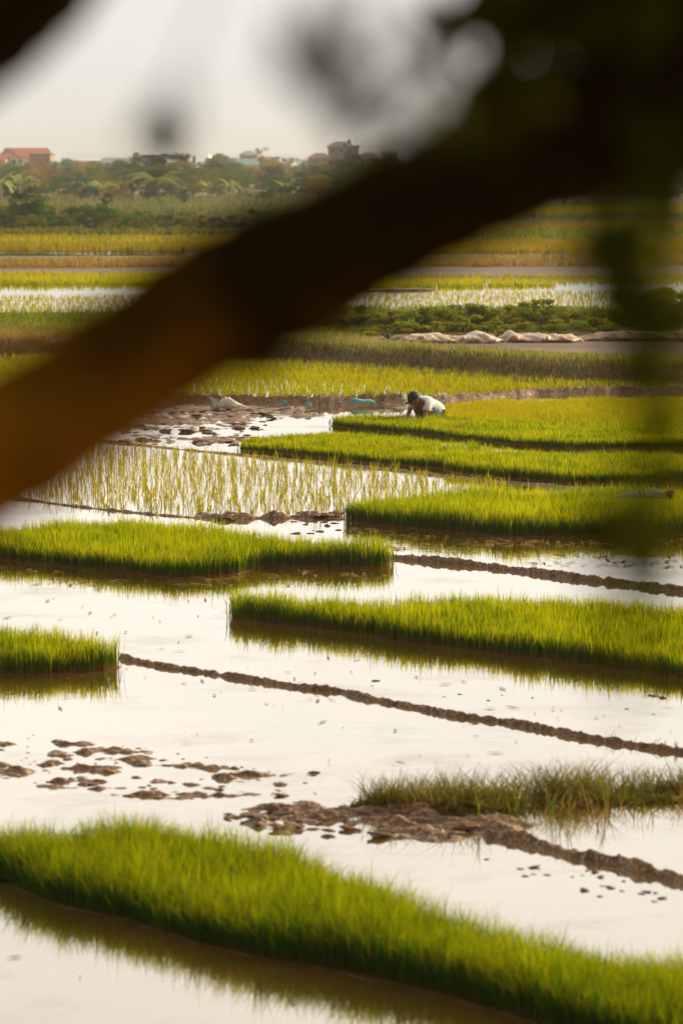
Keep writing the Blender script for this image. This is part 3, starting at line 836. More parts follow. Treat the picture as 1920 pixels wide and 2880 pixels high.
def scatter(pxpoly, n, s0, s1, label, group, z=.0, power=2.5):
    poly = [tuple(G(u, v)[:2]) for u, v in pxpoly]
    q = sample(poly, 400); rng.shuffle(q)
    q = q[fbm(q[:, 0] * 2.2, q[:, 1] * 2.2, 15) > .38][:n]
    for x, y in q:
        k = random.randrange(6)
        o = clods[k] if k not in used else clods[k].copy()
        if k in used: C.objects.link(o)
        used.add(k)
        s = s0 + (s1 - s0) * random.random() ** power
        o.location = (x, y, z + .02 * s); o.scale = (s * random.uniform(1, 1.7), s * random.uniform(.7, 1.2), s * random.uniform(.6, 1)); o.rotation_euler = (random.uniform(-.2, .2), random.uniform(-.2, .2), random.uniform(-.5, .5))
        tag(o, label, 'mud clod', group)


scatter([(300, 1190), (760, 1185), (740, 1215), (680, 1255), (560, 1255), (350, 1250)], 60, .03, .12, 'brown mud clod in the flooded patch below the crumpled white sack', 'mud clods below the white sack')
scatter([(400, 1150), (900, 1152), (930, 1178), (420, 1182)], 34, .03, .10, 'mud clod on the wet mud flat beside the crumpled white sack', 'mud clods on the wet flat', .02)
scatter([(0, 2060), (150, 2065), (460, 2110), (720, 2140), (900, 2170), (950, 2230), (640, 2250), (400, 2250), (0, 2180)], 75, .008, .04, 'small mud clod breaking the water just behind the nearest seedling bed', 'mud clods at the lower left')
scatter([(1350, 2420), (1500, 2400), (1700, 2450), (1900, 2520), (1900, 2550), (1500, 2500)], 22, .012, .05, 'mud clod in the bright water at the lower right', 'mud clods at the lower right')
scatter([(600, 2285), (860, 2265), (1200, 2290), (1330, 2330), (1230, 2390), (1000, 2345), (800, 2350)], 40, .02, .07, 'brown clod in the churned mud behind the nearest seedling bed', 'clods in the churned mud', .02)
scatter([(560, 1450), (957, 1446), (957, 1460), (560, 1466)], 30, .025, .07, 'clod heaped on the ridge in front of the transplanted paddy', 'clods on the ridge', .03)
scatter([(720, 1470), (960, 1465), (1100, 1520), (760, 1505)], 14, .015, .05, 'mud clod in the small bright pool right of the wedge of seedlings', 'mud clods in the small pool')
scatter([(1000, 1900), (1900, 1960), (1900, 2060), (1100, 1980)], 12, .01, .035, 'small clod in the water behind the long straight ridge', 'small clods behind the straight ridge')

# ------------------------------------------------------------------ trees, bushes
def crown_np(nl, leafs, rx, ry, rz, cz, ls, seed, shape='round'):
    r_ = np.random.default_rng(seed)
    Vs = []; Us = []
    for k in range(nl):
        a = r_.uniform(0, 2 * np.pi); ph = r_.uniform(-1, 1); rr = r_.uniform(.25, .95)
        if shape == 'cone': rr *= 1 - .4 * (ph + 1)
        c0 = np.array([rx * rr * math.cos(a) * math.sqrt(max(0, 1 - ph * ph * .8)), ry * rr * math.sin(a) * math.sqrt(max(0, 1 - ph * ph * .8)), cz + rz * ph * .85])
        lr = r_.uniform(.22, .42) * min(rx, rz)
        n = int(leafs / nl)
        d = r_.normal(size=(n, 3)); d /= np.linalg.norm(d, axis=1)[:, None]
        p = c0 + d * lr * r_.uniform(.5, 1.1, (n, 1)) * np.array([1.2, 1.2, .8])
        t1 = r_.normal(size=(n, 3)); t1 /= np.linalg.norm(t1, axis=1)[:, None]
        t2 = np.cross(t1, d + r_.normal(0, .5, (n, 3))); t2 /= np.linalg.norm(t2, axis=1)[:, None] + 1e-9
        s = ls * r_.uniform(.6, 1.4, (n, 1))
        Vs.append(np.stack([p - t1 * s, p - t2 * s * .5, p + t1 * s, p + t2 * s * .5], 1).reshape(-1, 3))
        Us.append(np.repeat(np.stack([np.full(n, r_.uniform(0, 1)) * .7 + r_.uniform(0, .3, n), r_.uniform(.4, 1, n)], -1), 4, 0))
    V = np.concatenate(Vs); U = np.concatenate(Us)
    return V, np.arange(len(V)).reshape(-1, 4), U


def tree(name, leaf, seed, nl, leafs, rx, rz, cz, ls, shape='round'):
    """one unit tall"""
    root = empty(name)
    V, Q_, U_ = crown_np(nl, leafs, rx, rx, rz, cz, ls, seed, shape)
    mesh_np('crown', V, None, Q_, U_, leaf, root)
    r_ = random.Random(seed)
    mb = MB().tube([(0, 0, -.02), (.01, 0, .2), (.0, .01, .45), (.02, 0, cz)], [.03, .024, .018, .008], 7)
    for k in range(5):
        a = r_.uniform(0, 6.28); z0 = r_.uniform(.25, .5)
        mb.tube([(0, 0, z0), (rx * .4 * math.cos(a), rx * .4 * math.sin(a), z0 + .12), (rx * .75 * math.cos(a), rx * .75 * math.sin(a), z0 + .28)], [.013, .008, .003], 5)
    mb.build('trunk', M['trunk_far'], root)
    return root


kinds = {
    'round': [tree('broadleaf_tree', LEAF[c_], 20 + i, 26, 1700, .50, .36, .60, .030) for i, c_ in enumerate(['olive', 'green', 'dark', 'gold', 'blue', 'rust'])],
    'tall': [tree('tall_tree', LEAF[c_], 40 + i, 20, 1500, .30, .40, .58, .026) for i, c_ in enumerate(['olive', 'green', 'dark'])],
    'thin': [tree('slender_tree', LEAF[c_], 60 + i, 12, 420, .26, .30, .68, .028) for i, c_ in enumerate(['gold', 'olive'])],
}
usedt = set()


def put_tree(kind, k, u, y, top_v, label, group=None, wide=1.0):
    p = kinds[kind][k]
    key = (kind, k)
    o = p if key not in usedt else copy_tree(p)
    usedt.add(key)
    h = zat(top_v, y) - ZF
    o.location = D(u, y); o.rotation_euler = (0, 0, random.uniform(0, 6.28)); o.scale = (h * wide, h * wide, h)
    tag(o, label, 'tree', group)
    return o


# belt of trees under the village (three depths)
col = ['olive green', 'leafy green', 'dark green', 'golden green', 'bluish green', 'rusty']
for row, (y0, step, tv, jit, w_) in enumerate([(400, 50, 457, 13, 1.3), (330, 48, 465, 18, 1.35), (275, 46, 480, 20, 1.35), (228, 44, 506, 20, 1.4)]):
    u = -230
    while u < 2150:
        k = random.choices([0, 1, 2, 3, 4, 5], [4, 4, 4.5, 2, 3, .3])[0]
        if 380 < u < 480 or 1000 < u: k = random.choice([0, 1, 2])
        where = ['at the back of the belt, right under the houses', 'in the middle of the hazy tree belt', 'in the forward part of the tree belt', 'at the very front of the tree belt by the meadow'][row]
        put_tree('round', k, u + random.uniform(-15, 15), y0 + random.uniform(-18, 18), tv + random.uniform(-jit, jit), col[k] + ' rounded tree ' + where, 'trees in the belt below the village', w_ * random.uniform(.85, 1.25))
        u += step * random.uniform(.6, 1.3)
put_tree('tall', 2, 385, 420, 424, 'darkest upright tree rising left of the brown flat-roofed house', None, 1.3)
put_tree('tall', 1, 470, 415, 420, 'dark upright tree rising right of the brown flat-roofed house', None, 1.4)
put_tree('round', 2, 510, 410, 428, 'dark bushy tree reaching above the roofs left of the blue tank', None, 1.3)
put_tree('round', 2, 440, 400, 436, 'dark tree crown directly under the brown flat-roofed house', None, 1.4)
put_tree('tall', 0, 625, 430, 428, 'small upright tree beside the lit lamp among the roofs', None, 1.3)
put_tree('tall', 1, 598, 440, 430, 'small green tree just left of the lit lamp pole', None, 1.2)
put_tree('thin', 0, 740, 430, 410, 'slender yellow green tree sticking up highest right of the grey hip roof', None, 1.0)
put_tree('thin', 1, 782, 400, 436, 'thin feathery tree standing in the gap before the right-hand houses', None, 1.2)
put_tree('round', 3, 745, 320, 470, 'pale golden tree glowing below the green-roofed house', None, 1.7)
put_tree('round', 5, 110, 380, 440, 'rusty autumn-toned tree in front of the large white house', None, 1.0)
put_tree('round', 1, 180, 410, 440, 'green tree beside the large white house', None, 1.5)
put_tree('round', 1, 215, 400, 444, 'second green tree to the right of the large white house', None, 1.3)
put_tree('round', 4, 835, 390, 440, 'bluish green tree left of the grey tall house', None, 1.6)
put_tree('round', 2, 985, 395, 428, 'brownish dark tree in front of the grey tall house', None, 1.0)
put_tree('round', 2, 960, 380, 446, 'broad dark tree below the grey tall house', None, 1.8)
put_tree('round', 2, 1060, 400, 446, 'dark tree below the orange-roofed house', None, 1.5)
put_tree('round', 2, 1100, 420, 436, 'dark spiky tree in front of the white box house', None, .9)
put_tree('round', 2, 305, 182, 540, 'small lone dark green tree standing in the meadow', None, .72)
put_tree('round', 0, 455, 190, 552, 'second small lone tree in the meadow, lower and paler', None, .7)
put_tree('round', 2, 520, 200, 530, 'third small lone tree at the meadow edge, darkest', None, .8)
for i, u in enumerate([80, 100, 125]):
    put_tree('round', 2 if i != 1 else 0, u, 137 + i * 3, 530 + i * 9, ['dark bushy tree in the thicket at the left', 'olive bushy tree in the thicket at the left', 'lowest dark bushy tree in the thicket at the left'][i], None, .9)

# thickets: bushes
bushp = []
for i, c_ in enumerate(['olive', 'green', 'dark', 'gold']):
    root = empty('bush')
    V, Q_, U_ = crown_np(16, 1300, .75, .6, .42, .5, .045, 80 + i)
    V[:, 2] = np.maximum(V[:, 2], -.05)
    mesh_np('foliage', V, None, Q_, U_, LEAF[c_], root)
    mb = MB()
    for k in range(5):
        a = k * 1.3; mb.tube([(0, 0, -.05), (.2 * math.cos(a), .2 * math.sin(a), .3), (.45 * math.cos(a), .4 * math.sin(a), .7)], [.02, .013, .004], 5)
    mb.build('stem', M['trunk_far'], root)
    bushp.append(root)
used_b = set()


def put_bush(k, u, y, top_v, label, group=None, wide=1.0, protos_=bushp, us=used_b):
    o = protos_[k] if k not in us else copy_tree(protos_[k])
    us.add(k)
    h = (zat(top_v, y) - ZF)
    o.location = D(u, y); o.rotation_euler = (0, 0, random.uniform(0, 6.28)); o.scale = (h * wide, h * wide, h)
    tag(o, label, 'bush', group)


u = -230
while u < 960:
    k = random.choices([0, 1, 2, 3], [4, 5, 2, 1])[0]
    tv = 572 + random.uniform(-10, 12) if u < 330 else 595 + random.uniform(-10, 14)
    put_bush(k, u, 136 + random.uniform(0, 12), tv, ['olive', 'green', 'dark green', 'golden'][k] + ' bush in the thicket behind the golden rice', 'bushes behind the golden rice', random.uniform(1.2, 1.9))
    u += random.uniform(20, 36)
u = -230
while u < 1000:
    k = random.choices([0, 1, 2, 3], [4, 3, 3, 1])[0]
    put_bush(k, u, 133 + random.uniform(-2, 3), 606 + random.uniform(-14, 14), ['olive', 'green', 'dark green', 'golden'][k] + ' low bush at the front foot of the thicket', 'bushes behind the golden rice', random.uniform(1.2, 2.0))
    u += random.uniform(40, 60)
u = 950
while u < 2200:
    k = random.choices([0, 1, 2, 3], [4, 4, 1, 2])[0]
    put_bush(k, u, 170 + random.uniform(0, 60), 570 + random.uniform(-12, 14), ['olive', 'green', 'dark green', 'golden'][k] + ' far bush behind the stacked fields on the right', 'far bushes on the right', random.uniform(1.2, 2.6))
    u += random.uniform(45, 90)
u = 1280
while u < 2200:
    put_bush(random.choice([0, 1]), u, 118 + random.uniform(0, 3), 655 + random.uniform(-5, 5), 'low scrub bush along the edge of the golden rice on the right', 'scrub behind the golden rice on the right', random.uniform(1.5, 2.6))
    u += random.uniform(90, 170)

# bushes of the middle distance, behind the plastic sheet
midp = []
for i, m_ in enumerate([M['bushleaf'], M['bushleaf'], LEAF['olive']]):
    root = empty('leafy_bush')
    V, Q_, U_ = crown_np(18, 1500, .8, .6, .42, .48, .055, 120 + i)
    V[:, 2] = np.maximum(V[:, 2], -.05)
    mesh_np('foliage', V, None, Q_, U_, m_, root)
    mb = MB()
    for k in range(6):
        a = k * 1.1; mb.tube([(0, 0, -.05), (.2 * math.cos(a), .2 * math.sin(a), .35), (.5 * math.cos(a), .4 * math.sin(a), .8)], [.02, .012, .004], 5)
    mb.build('stem', M['trunk_far'], root)
    midp.append(root)
used_m = set()
for i, (u, v, tv, k, wd_) in enumerate([(905, 905, 862, 2, 1.1), (975, 908, 858, 2, 1.2), (1040, 912, 880, 0, 1.6), (1100, 915, 870, 0, 1.4), (1165, 915, 862, 1, 1.2), (1215, 912, 860, 0, 1.3), (1270, 916, 872, 1, 1.4), (1325, 908, 852, 0, 1.1), (1375, 912, 856, 1, 1.2), (1430, 908, 856, 0, 1.1), (1480, 905, 848, 1, 1.0), (1525, 905, 838, 0, 1.0), (1560, 908, 858, 0, 1.2), (1620, 905, 872, 1, 1.6), (1700, 905, 868, 0, 1.6), (1770, 905, 850, 1, 1.4), (1840, 905, 830, 0, 1.2), (1900, 905, 800, 1, 1.0), (1980, 905, 800, 0, 1.2), (830, 908, 880, 2, 1.6), (1400, 930, 900, 1, 1.8), (1240, 932, 905, 0, 2.2), (1090, 934, 905, 1, 2.0), (1560, 928, 898, 0, 2.2), (1690, 925, 895, 1, 2.0)]):
    y = G(u, v + 16, ZF)[1]
    put_bush(k, u, y, tv - 4, 'leafy yellow green bush in the row behind the plastic sheet', 'bushes behind the plastic sheet', wd_ * 1.45, midp, used_m)
o = None
for ob in list(C.objects):
    if ob.parent is None and ob.get('group') == 'bushes behind the plastic sheet':
        uu = ob.location.x / ob.location.y * F_PX + 960
        if abs(uu - 1525) < 3: ob['label'] = 'tallest leafy bush of the middle row, its top sticking out over the pale rice'; del ob['group']
        if abs(uu - 1900) < 3: ob['label'] = 'highest leafy bush at the right edge of the view, behind the plastic sheet'; del ob['group']

# ------------------------------------------------------------------ banana plants and a palm
def frond(base, az, L, rise, droop, wd, n=8, torn=False):
    """one drooping leaf as a V-shaped strip with thickness in its fold"""
    V = []; U = []; r0 = random.random()
    d = Vector((math.cos(az), math.sin(az), 0)); s = Vector((-math.sin(az), math.cos(az), 0))
    for i in range(n + 1):
        t_ = i / n
        c0 = Vector(base) + d * (L * t_ * .8) + Vector((0, 0, L * (rise * t_ - droop * t_ * t_)))
        ww = wd * math.sin(math.pi * min(1, .08 + t_ * .92)) ** .6 * (random.uniform(.75, 1.1) if torn else 1)
        V += [c0 - s * ww + Vector((0, 0, -ww * .35)), c0, c0 + s * ww + Vector((0, 0, -ww * .35))]
        U += [(r0, .6)] * 3
    Q_ = []
    for i in range(n):
        a = i * 3; Q_ += [(a, a + 1, a + 4, a + 3), (a + 1, a + 2, a + 5, a + 4)]
    return V, Q_, U


def join(parts):
    V = []; Q_ = []; U = []
    for v, q_, u_ in parts:
        n = len(V); V += v; U += u_; Q_ += [tuple(k + n for k in f) for f in q_]
    return np.array([tuple(p) for p in V]), np.array(Q_), np.array(U)


def banana(name='banana_plant', n=8):
    root = empty(name)
    MB().tube([(0, 0, -.1), (.02, 0, 1.0), (0, 0, 1.7)], [.13, .11, .07], 8).build('stem', solid('banana_stem', (.34, .30, .14), (.22, .2, .08), 3), root)
    for k in range(n):
        az = k * 2.4 + random.uniform(-.3, .3)
        V, Q_, U_ = join([frond((0, 0, 1.6), az, random.uniform(1.5, 2.0), random.uniform(.7, 1.3), random.uniform(.7, 1.3), .27, 8, True)])
        mesh_np('leaf', V, None, Q_, U_, M['banana'], root)
    return root


ban = [banana(n=8), banana(n=6)]
blist = [(10, 206, 505, 'banana plant at the very left edge with broad pale leaves'), (62, 210, 510, 'banana plant with bright split leaves near the left edge'),
         (80, 214, 520, 'lower banana plant beside the bright one near the left edge'), (235, 216, 528, 'banana plant with a pale dry stem at the meadow edge'),
         (275, 216, 526, 'banana plant with an upright yellow leaf at the meadow edge'), (300, 210, 530, 'small banana plant right of the one with the yellow leaf'),
         (380, 216, 512, 'banana plant left of the big palm'), (590, 216, 525, 'banana plant in the darker belt right of the palm'),
         (650, 216, 522, 'banana plant under the pale golden tree'), (800, 216, 528, 'rightmost banana plant, near the low pale shed')]
for i, (u, y, tv, lab) in enumerate(blist):
    o = ban[i] if i < 2 else copy_tree(ban[i % 2])
    h = zat(tv - 16, y) - ZF
    o.location = D(u, y); s = h / 2.3; o.scale = (s, s, s); o.rotation_euler = (0, 0, i * 1.3)
    tag(o, lab, 'banana plant', 'banana plants along the meadow')
palm = empty('palm_tree', D(445, 208))
MB().tube([(0, 0, -.1), (.05, 0, .9), (.02, 0, 1.6)], [.16, .12, .1], 9).build('trunk', M['trunk_far'], palm)
for k in range(11):
    az = k * 2 * math.pi / 11 + random.uniform(-.2, .2); L = 2.4; rise = random.uniform(.55, 1.0); dr = random.uniform(.7, 1.0)
    parts = []
    for i in range(3, 22):
        t_ = i / 22; d = Vector((math.cos(az), math.sin(az), 0)); c0 = Vector((0, 0, 1.6)) + d * (L * t_ * .85) + Vector((0, 0, L * (rise * t_ - dr * t_ * t_)))
        for sg in (-1, 1):
            s = Vector((-math.sin(az), math.cos(az), 0)) * sg
            l = .55 * math.sin(math.pi * (.15 + .8 * t_)); e_ = c0 + s * l * .8 + d * l * .5 - Vector((0, 0, l * .45))
            parts.append(([c0 - d * .03, c0 + d * .03, e_ + d * .012, e_ - d * .012], [(0, 1, 2, 3)], [(.6, .6)] * 4))
    V, Q_, U_ = join(parts)
    f_ = mesh_np('frond', V, None, Q_, U_, M['banana'], palm)
hp = (zat(482, 208) - ZF) / 2.3
palm.scale = (hp, hp, hp)
tag(palm, 'palm with arching feathery fronds standing out in the middle of the left tree belt', 'palm')

# ------------------------------------------------------------------ village houses
m_ = M
m_['w_white'] = solid('white_wall', (.86, .85, .82), (.78, .76, .72), 1.5)
m_['w_grey'] = solid('grey_wall', (.36, .36, .34), (.28, .28, .27), 1.5)
m_['w_tan'] = solid('tan_wall', (.48, .36, .24), (.38, .28, .2), 1.5)
m_['w_brown'] = solid('brown_wall', (.20, .14, .11), (.15, .11, .09), 1.5)
m_['w_pink'] = solid('pink_wall', (.62, .42, .36), (.5, .34, .3), 1.5)
m_['r_red'] = solid('red_tiles', (.52, .13, .055), (.40, .10, .045), 3)
m_['r_orange'] = solid('orange_tiles', (.46, .17, .06), (.34, .12, .05), 3)
m_['r_brown'] = solid('brown_tiles', (.24, .10, .06), (.18, .08, .05), 3)
m_['r_grey'] = solid('grey_sheeting', (.38, .42, .46), (.30, .33, .36), 3)
m_['r_green'] = solid('green_sheeting', (.26, .42, .36), (.2, .34, .3), 3)
m_['glass'] = solid('window_glass', (.05, .06, .07), (.03, .04, .05), 1, rough=.15)
m_['trim'] = solid('window_trim', (.7, .68, .62), (.6, .58, .54), 1)


def house(name, u0, u1, vtop, veave, y, roof, wall, roofm, label, depth=7.0, rz=0.0, storeys=1, base=ZF, nwin=3):
    xl = (u0 - 960) / F_PX * y; xr = (u1 - 960) / F_PX * y
    W_ = (xr - xl); ztop = zat(vtop, y) - base; ze = zat(veave, y) - base
    root = empty(name, ((xl + xr) / 2, y, base), rz)
    hw = W_ / 2 * .92; hd = depth / 2
    mb = MB().box(-hw, hw, -hd, hd, 0, ze)
    oh = W_ * .04 + .25
    if roof == 'gable':      # ridge along x, gables at the ends
        mb.add([(-hw, -hd, ze + .002), (-hw, hd, ze + .002), (-hw, 0, ztop - .12), (hw, -hd, ze + .002), (hw, hd, ze + .002), (hw, 0, ztop - .12)], [(0, 2, 1), (3, 4, 5)])
    if roof == 'front':      # ridge along y, gable facing the fields
        mb.add([(-hw, -hd, ze + .002), (hw, -hd, ze + .002), (0, -hd, ztop - .12), (-hw, hd, ze + .002), (hw, hd, ze + .002), (0, hd, ztop - .12)], [(0, 1, 2), (3, 5, 4)])
    mb.build('wall', wall, root)
    th = .14
    r = MB()
    if roof == 'gable':
        for sg in (-1, 1):
            a = [(-hw - oh, 0, ztop), (hw + oh, 0, ztop), (hw + oh, sg * (hd + oh), ze - .1), (-hw - oh, sg * (hd + oh), ze - .1)]
            r.add(a + [(x, yy, z - th) for x, yy, z in a], [(0, 1, 2, 3), (7, 6, 5, 4), (0, 3, 7, 4), (1, 5, 6, 2), (3, 2, 6, 7)])
    elif roof == 'front':
        for sg in (-1, 1):
            a = [(0, -hd - oh, ztop), (0, hd + oh, ztop), (sg * (hw + oh), hd + oh, ze - .1), (sg * (hw + oh), -hd - oh, ze - .1)]
            r.add(a + [(x, yy, z - th) for x, yy, z in a], [(0, 1, 2, 3), (7, 6, 5, 4), (0, 3, 7, 4), (1, 5, 6, 2), (3, 2, 6, 7)])
    elif roof == 'hip':
        k = hw * .42
        a = [(-hw - oh, -hd - oh, ze), (hw + oh, -hd - oh, ze), (hw + oh, hd + oh, ze), (-hw - oh, hd + oh, ze), (-k, 0, ztop), (k, 0, ztop)]
        r.add(a, [(0, 1, 5, 4), (1, 2, 5), (2, 3, 4, 5), (3, 0, 4), (0, 3, 2, 1)])
    else:
        r.box(-hw - .2, hw + .2, -hd - .2, hd + .2, ze + .003, ze + .2)
        for (a0, a1, b0, b1) in ((-hw - .2, hw + .2, -hd - .2, -hd - .05), (-hw - .2, hw + .2, hd + .05, hd + .2)):
            r.box(a0, a1, b0, b1, ze + .2, max(ze + .3, ztop))
    r.build('roof', roofm, root)
    sh = ze / max(1, storeys)
    for s_ in range(storeys):
        for i in range(nwin):
            xc = -hw + (i + .5) * 2 * hw / nwin; z0 = s_ * sh + sh * .42; ww = min(.55, hw / nwin * .5); wh = sh * .36
            f = MB().box(xc - ww, xc + ww, -hd - .06, -hd - .004, z0, z0 + wh).build('window', m_['trim'], root)
            MB().box(xc - ww + .08, xc + ww - .08, -hd - .075, -hd - .062, z0 + .08, z0 + wh - .08).build('pane', m_['glass'], f)
    MB().box(hw * .55, hw * .55 + .8, -hd - .05, -hd - .004, 0.02, min(2.0, ze * .6)).build('door', m_['w_brown'], root)
    return tag(root, label, 'house', 'village houses beyond the trees')


house('village_house', 28, 142, 416, 441, 460, 'gable', m_['w_white'], m_['r_red'], 'large white house with the broad red tiled roof at the left', 9, .35, 2, nwin=3)
house('village_house', 2, 62, 419, 442, 452, 'front', m_['w_white'], m_['r_red'], 'white gable wing attached in front of the large red-roofed house', 6, .2, 2, nwin=2)
house('village_house', 98, 158, 434, 437, 440, 'flat', m_['w_tan'], m_['w_tan'], 'tan flat-roofed block just right of the large white house', 6, 0, 2)
house('village_house', -60, 30, 432, 450, 440, 'gable', m_['w_pink'], m_['r_red'], 'pinkish house with red roof cut by the left edge of the view', 7, 0, 2)
house('village_house', 215, 302, 452, 464, 440, 'gable', m_['w_white'], m_['r_red'], 'low house with a pale red roof left of the grey metal roof', 6, 0, 1, nwin=4)
house('village_house', 188, 225, 460, 468, 430, 'flat', m_['w_white'], m_['w_pink'], 'small white block with a pinkish parapet beside the pale red roof', 5, 0, 1, nwin=2)
house('village_house', 300, 376, 444, 463, 440, 'gable', m_['w_white'], m_['r_grey'], 'house with the light grey metal roof', 8, -.15, 1)
house('village_house', 416, 452, 436, 439, 450, 'flat', m_['w_brown'], m_['w_brown'], 'narrow brown flat-roofed house half hidden by dark trees', 6, 0, 2, nwin=2)
house('village_house', 590, 668, 444, 454, 450, 'gable', m_['w_pink'], m_['r_brown'], 'long low house with a faded brown roof right of the lamp', 7, 0, 1, nwin=4)
house('village_house', 682, 722, 424, 437, 470, 'hip', m_['w_grey'], m_['w_grey'], 'small grey tower house with a hip roof above the green metal roof', 6, .2, 2, nwin=2)
house('village_house', 664, 730, 446, 462, 440, 'gable', m_['w_white'], m_['r_green'], 'house with the pale green metal roof', 7, 0, 1)
house('village_house', 728, 775, 441, 452, 460, 'gable', m_['w_white'], m_['r_orange'], 'low orange-roofed house beside the green metal roof', 6, 0, 1, nwin=2)
house('village_house', 866, 932, 430, 446, 450, 'hip', m_['w_tan'], m_['r_brown'], 'low brown hip-roofed house left of the tall grey house', 7, 0, 1)
house('village_house', 892, 936, 456, 468, 430, 'gable', m_['w_white'], m_['r_red'], 'small house with a vivid red roof showing through the trees', 5, 0, 1, nwin=2)
house('village_house', 920, 998, 397, 413, 460, 'hip', m_['w_grey'], m_['r_brown'], 'tall grey house with a brown hip roof and blue rooftop tank', 8, 0, 3, nwin=3)
house('village_house', 992, 1010, 411, 413, 458, 'flat', m_['w_grey'], m_['w_grey'], 'narrow grey flat annex against the tall grey house', 5, 0, 3, nwin=1)
house('village_house', 1000, 1068, 430, 450, 445, 'hip', m_['w_tan'], m_['r_orange'], 'tan house with an orange-brown hip roof right of the tall house', 8, 0, 1)
house('village_house', 1068, 1116, 430, 433, 460, 'flat', m_['w_white'], m_['w_white'], 'white box-shaped house at the right end of the visible village', 6, 0, 2, nwin=3)
shed = empty('field_shed', D(892, 262))
MB().box(-2.0, 2.0, -1.2, 1.2, .0, .55).build('wall', m_['w_grey'], shed)
MB().add([(-2.3, -1.5, .62), (2.3, -1.5, .62), (2.3, 1.5, .85), (-2.3, 1.5, .85), (-2.3, -1.5, .70), (2.3, -1.5, .70), (2.3, 1.5, .93), (-2.3, 1.5, .93)], [(0, 3, 2, 1), (4, 5, 6, 7), (0, 1, 5, 4), (1, 2, 6, 5), (2, 3, 7, 6), (3, 0, 4, 7)]).build('roof', m_['w_white'], shed)
tag(shed, 'low shed with a thin white sheet roof at the foot of the trees', 'shed')

m_['tank'] = solid('blue_tank', (.04, .22, .55), (.03, .17, .45), 2, rough=.35)


def tank(u, v0, v1, y, wpx, label):
    zb = zat(v1, y); zt = zat(v0, y); r_ = wpx / 2 / F_PX * y
    root = empty('water_tank', D(u, y, zb))
    h = zt - zb
    MB().tube([(0, 0, .25 * h), (0, 0, .3 * h), (0, 0, .85 * h), (0, 0, .93 * h), (0, 0, h)], [r_ * .9, r_, r_, r_ * .7, r_ * .3], 16).build('tank', m_['tank'], root, True)
    mb = MB()
    for sx in (-1, 1):
        for sy in (-1, 1): mb.box(sx * r_ * .6 - .05, sx * r_ * .6 + .05, sy * r_ * .6 - .05, sy * r_ * .6 + .05, 0, .27 * h)
    mb.build('stand', m_['w_grey'], root)
    return tag(root, label, 'water tank')


tank(973, 400, 416, 455.0, 17, 'blue water tank standing lower on the roof of the tall grey house')
tank(982, 391, 409, 457.5, 11, 'narrow blue water tank, the higher of the two on the tall grey house')
tank(550, 437, 466, 440, 9, 'blue water tank among the trees left of the lit lamp')
lamp = empty('street_lamp', D(590, 425))
hl = zat(441, 425) - ZF
MB().tube([(0, 0, 0), (0, 0, hl), (.25, -.1, hl + .12)], [.07, .05, .04], 8).build('pole', m_['w_grey'], lamp)
lm, t, o_ = new_mat('lamp_glow'); em = t.nodes.new('ShaderNodeEmission'); em.inputs[0].default_value = (1, .72, .25, 1); em.inputs[1].default_value = 6; t.links.new(em.outputs[0], o_.inputs[0])
MB().blob((.3, -.15, hl + .05), (.26, .2, .2)).build('lamp_head', lm, lamp, True)
tag(lamp, 'lit street lamp glowing yellow above the trees', 'street lamp')
# wires
for k, (va, vb) in enumerate([(432, 436), (440, 442)]):
    pts = []
    for i in range(31):
        t_ = i / 30; u = 200 + 900 * t_; v = va + (vb - va) * t_ + 3 * math.sin(math.pi * ((t_ * 3) % 1)); pts.append(D(u, 425, zat(v, 425)))
    tag(MB().tube(pts, .022, 5).build('power_line', m_['w_grey']), ['upper', 'lower'][k] + ' thin power line sagging across the sky above the village', 'power line')

# ------------------------------------------------------------------ sheets and sacks
def crumple(name, mat, L, W_, H_, n, m, seed, taper=None, folds=14, parent=None):
    """a crumpled heap of cloth lying on the ground: a closed, folded shape along x"""
    V = []; Q_ = []
    xs = np.linspace(-L / 2, L / 2, n); th = np.linspace(0, 2 * np.pi, m, endpoint=False)
    for i, x in enumerate(xs):
        t_ = i / (n - 1); e_ = min(1, math.sin(math.pi * min(max(t_, .002), .998)) * 2.2) ** .6
        if taper: e_ *= taper(t_)
        for a in th:
            k = .66 + .62 * float(fbm(np.array([x * folds / L + 1.2 * math.cos(a) + 30]), np.array([math.sin(a) * 1.6 + 4]), seed, 3)[0]) + .05 * math.sin(x * folds * 2.4 / L + a * 4 + seed)
            V.append((x + .03 * math.sin(a * 3 + x * 8), math.cos(a) * W_ / 2 * e_ * k, max(.0, math.sin(a) * .55 + .42) * H_ * e_ * k * (.75 + .6 * float(vn(np.array([x * folds * .35 / L + 9]), np.array([1.0]), seed)[0]))))
    for i in range(n - 1):
        for k in range(m):
            Q_.append((i * m + k, i * m + (k + 1) % m, (i + 1) * m + (k + 1) % m, (i + 1) * m + k))
    mb = MB(); mb.add(V, Q_ + [tuple(range(m))[::-1], tuple((n - 1) * m + k for k in range(m))])
    return mb.build(name, mat, parent, True)


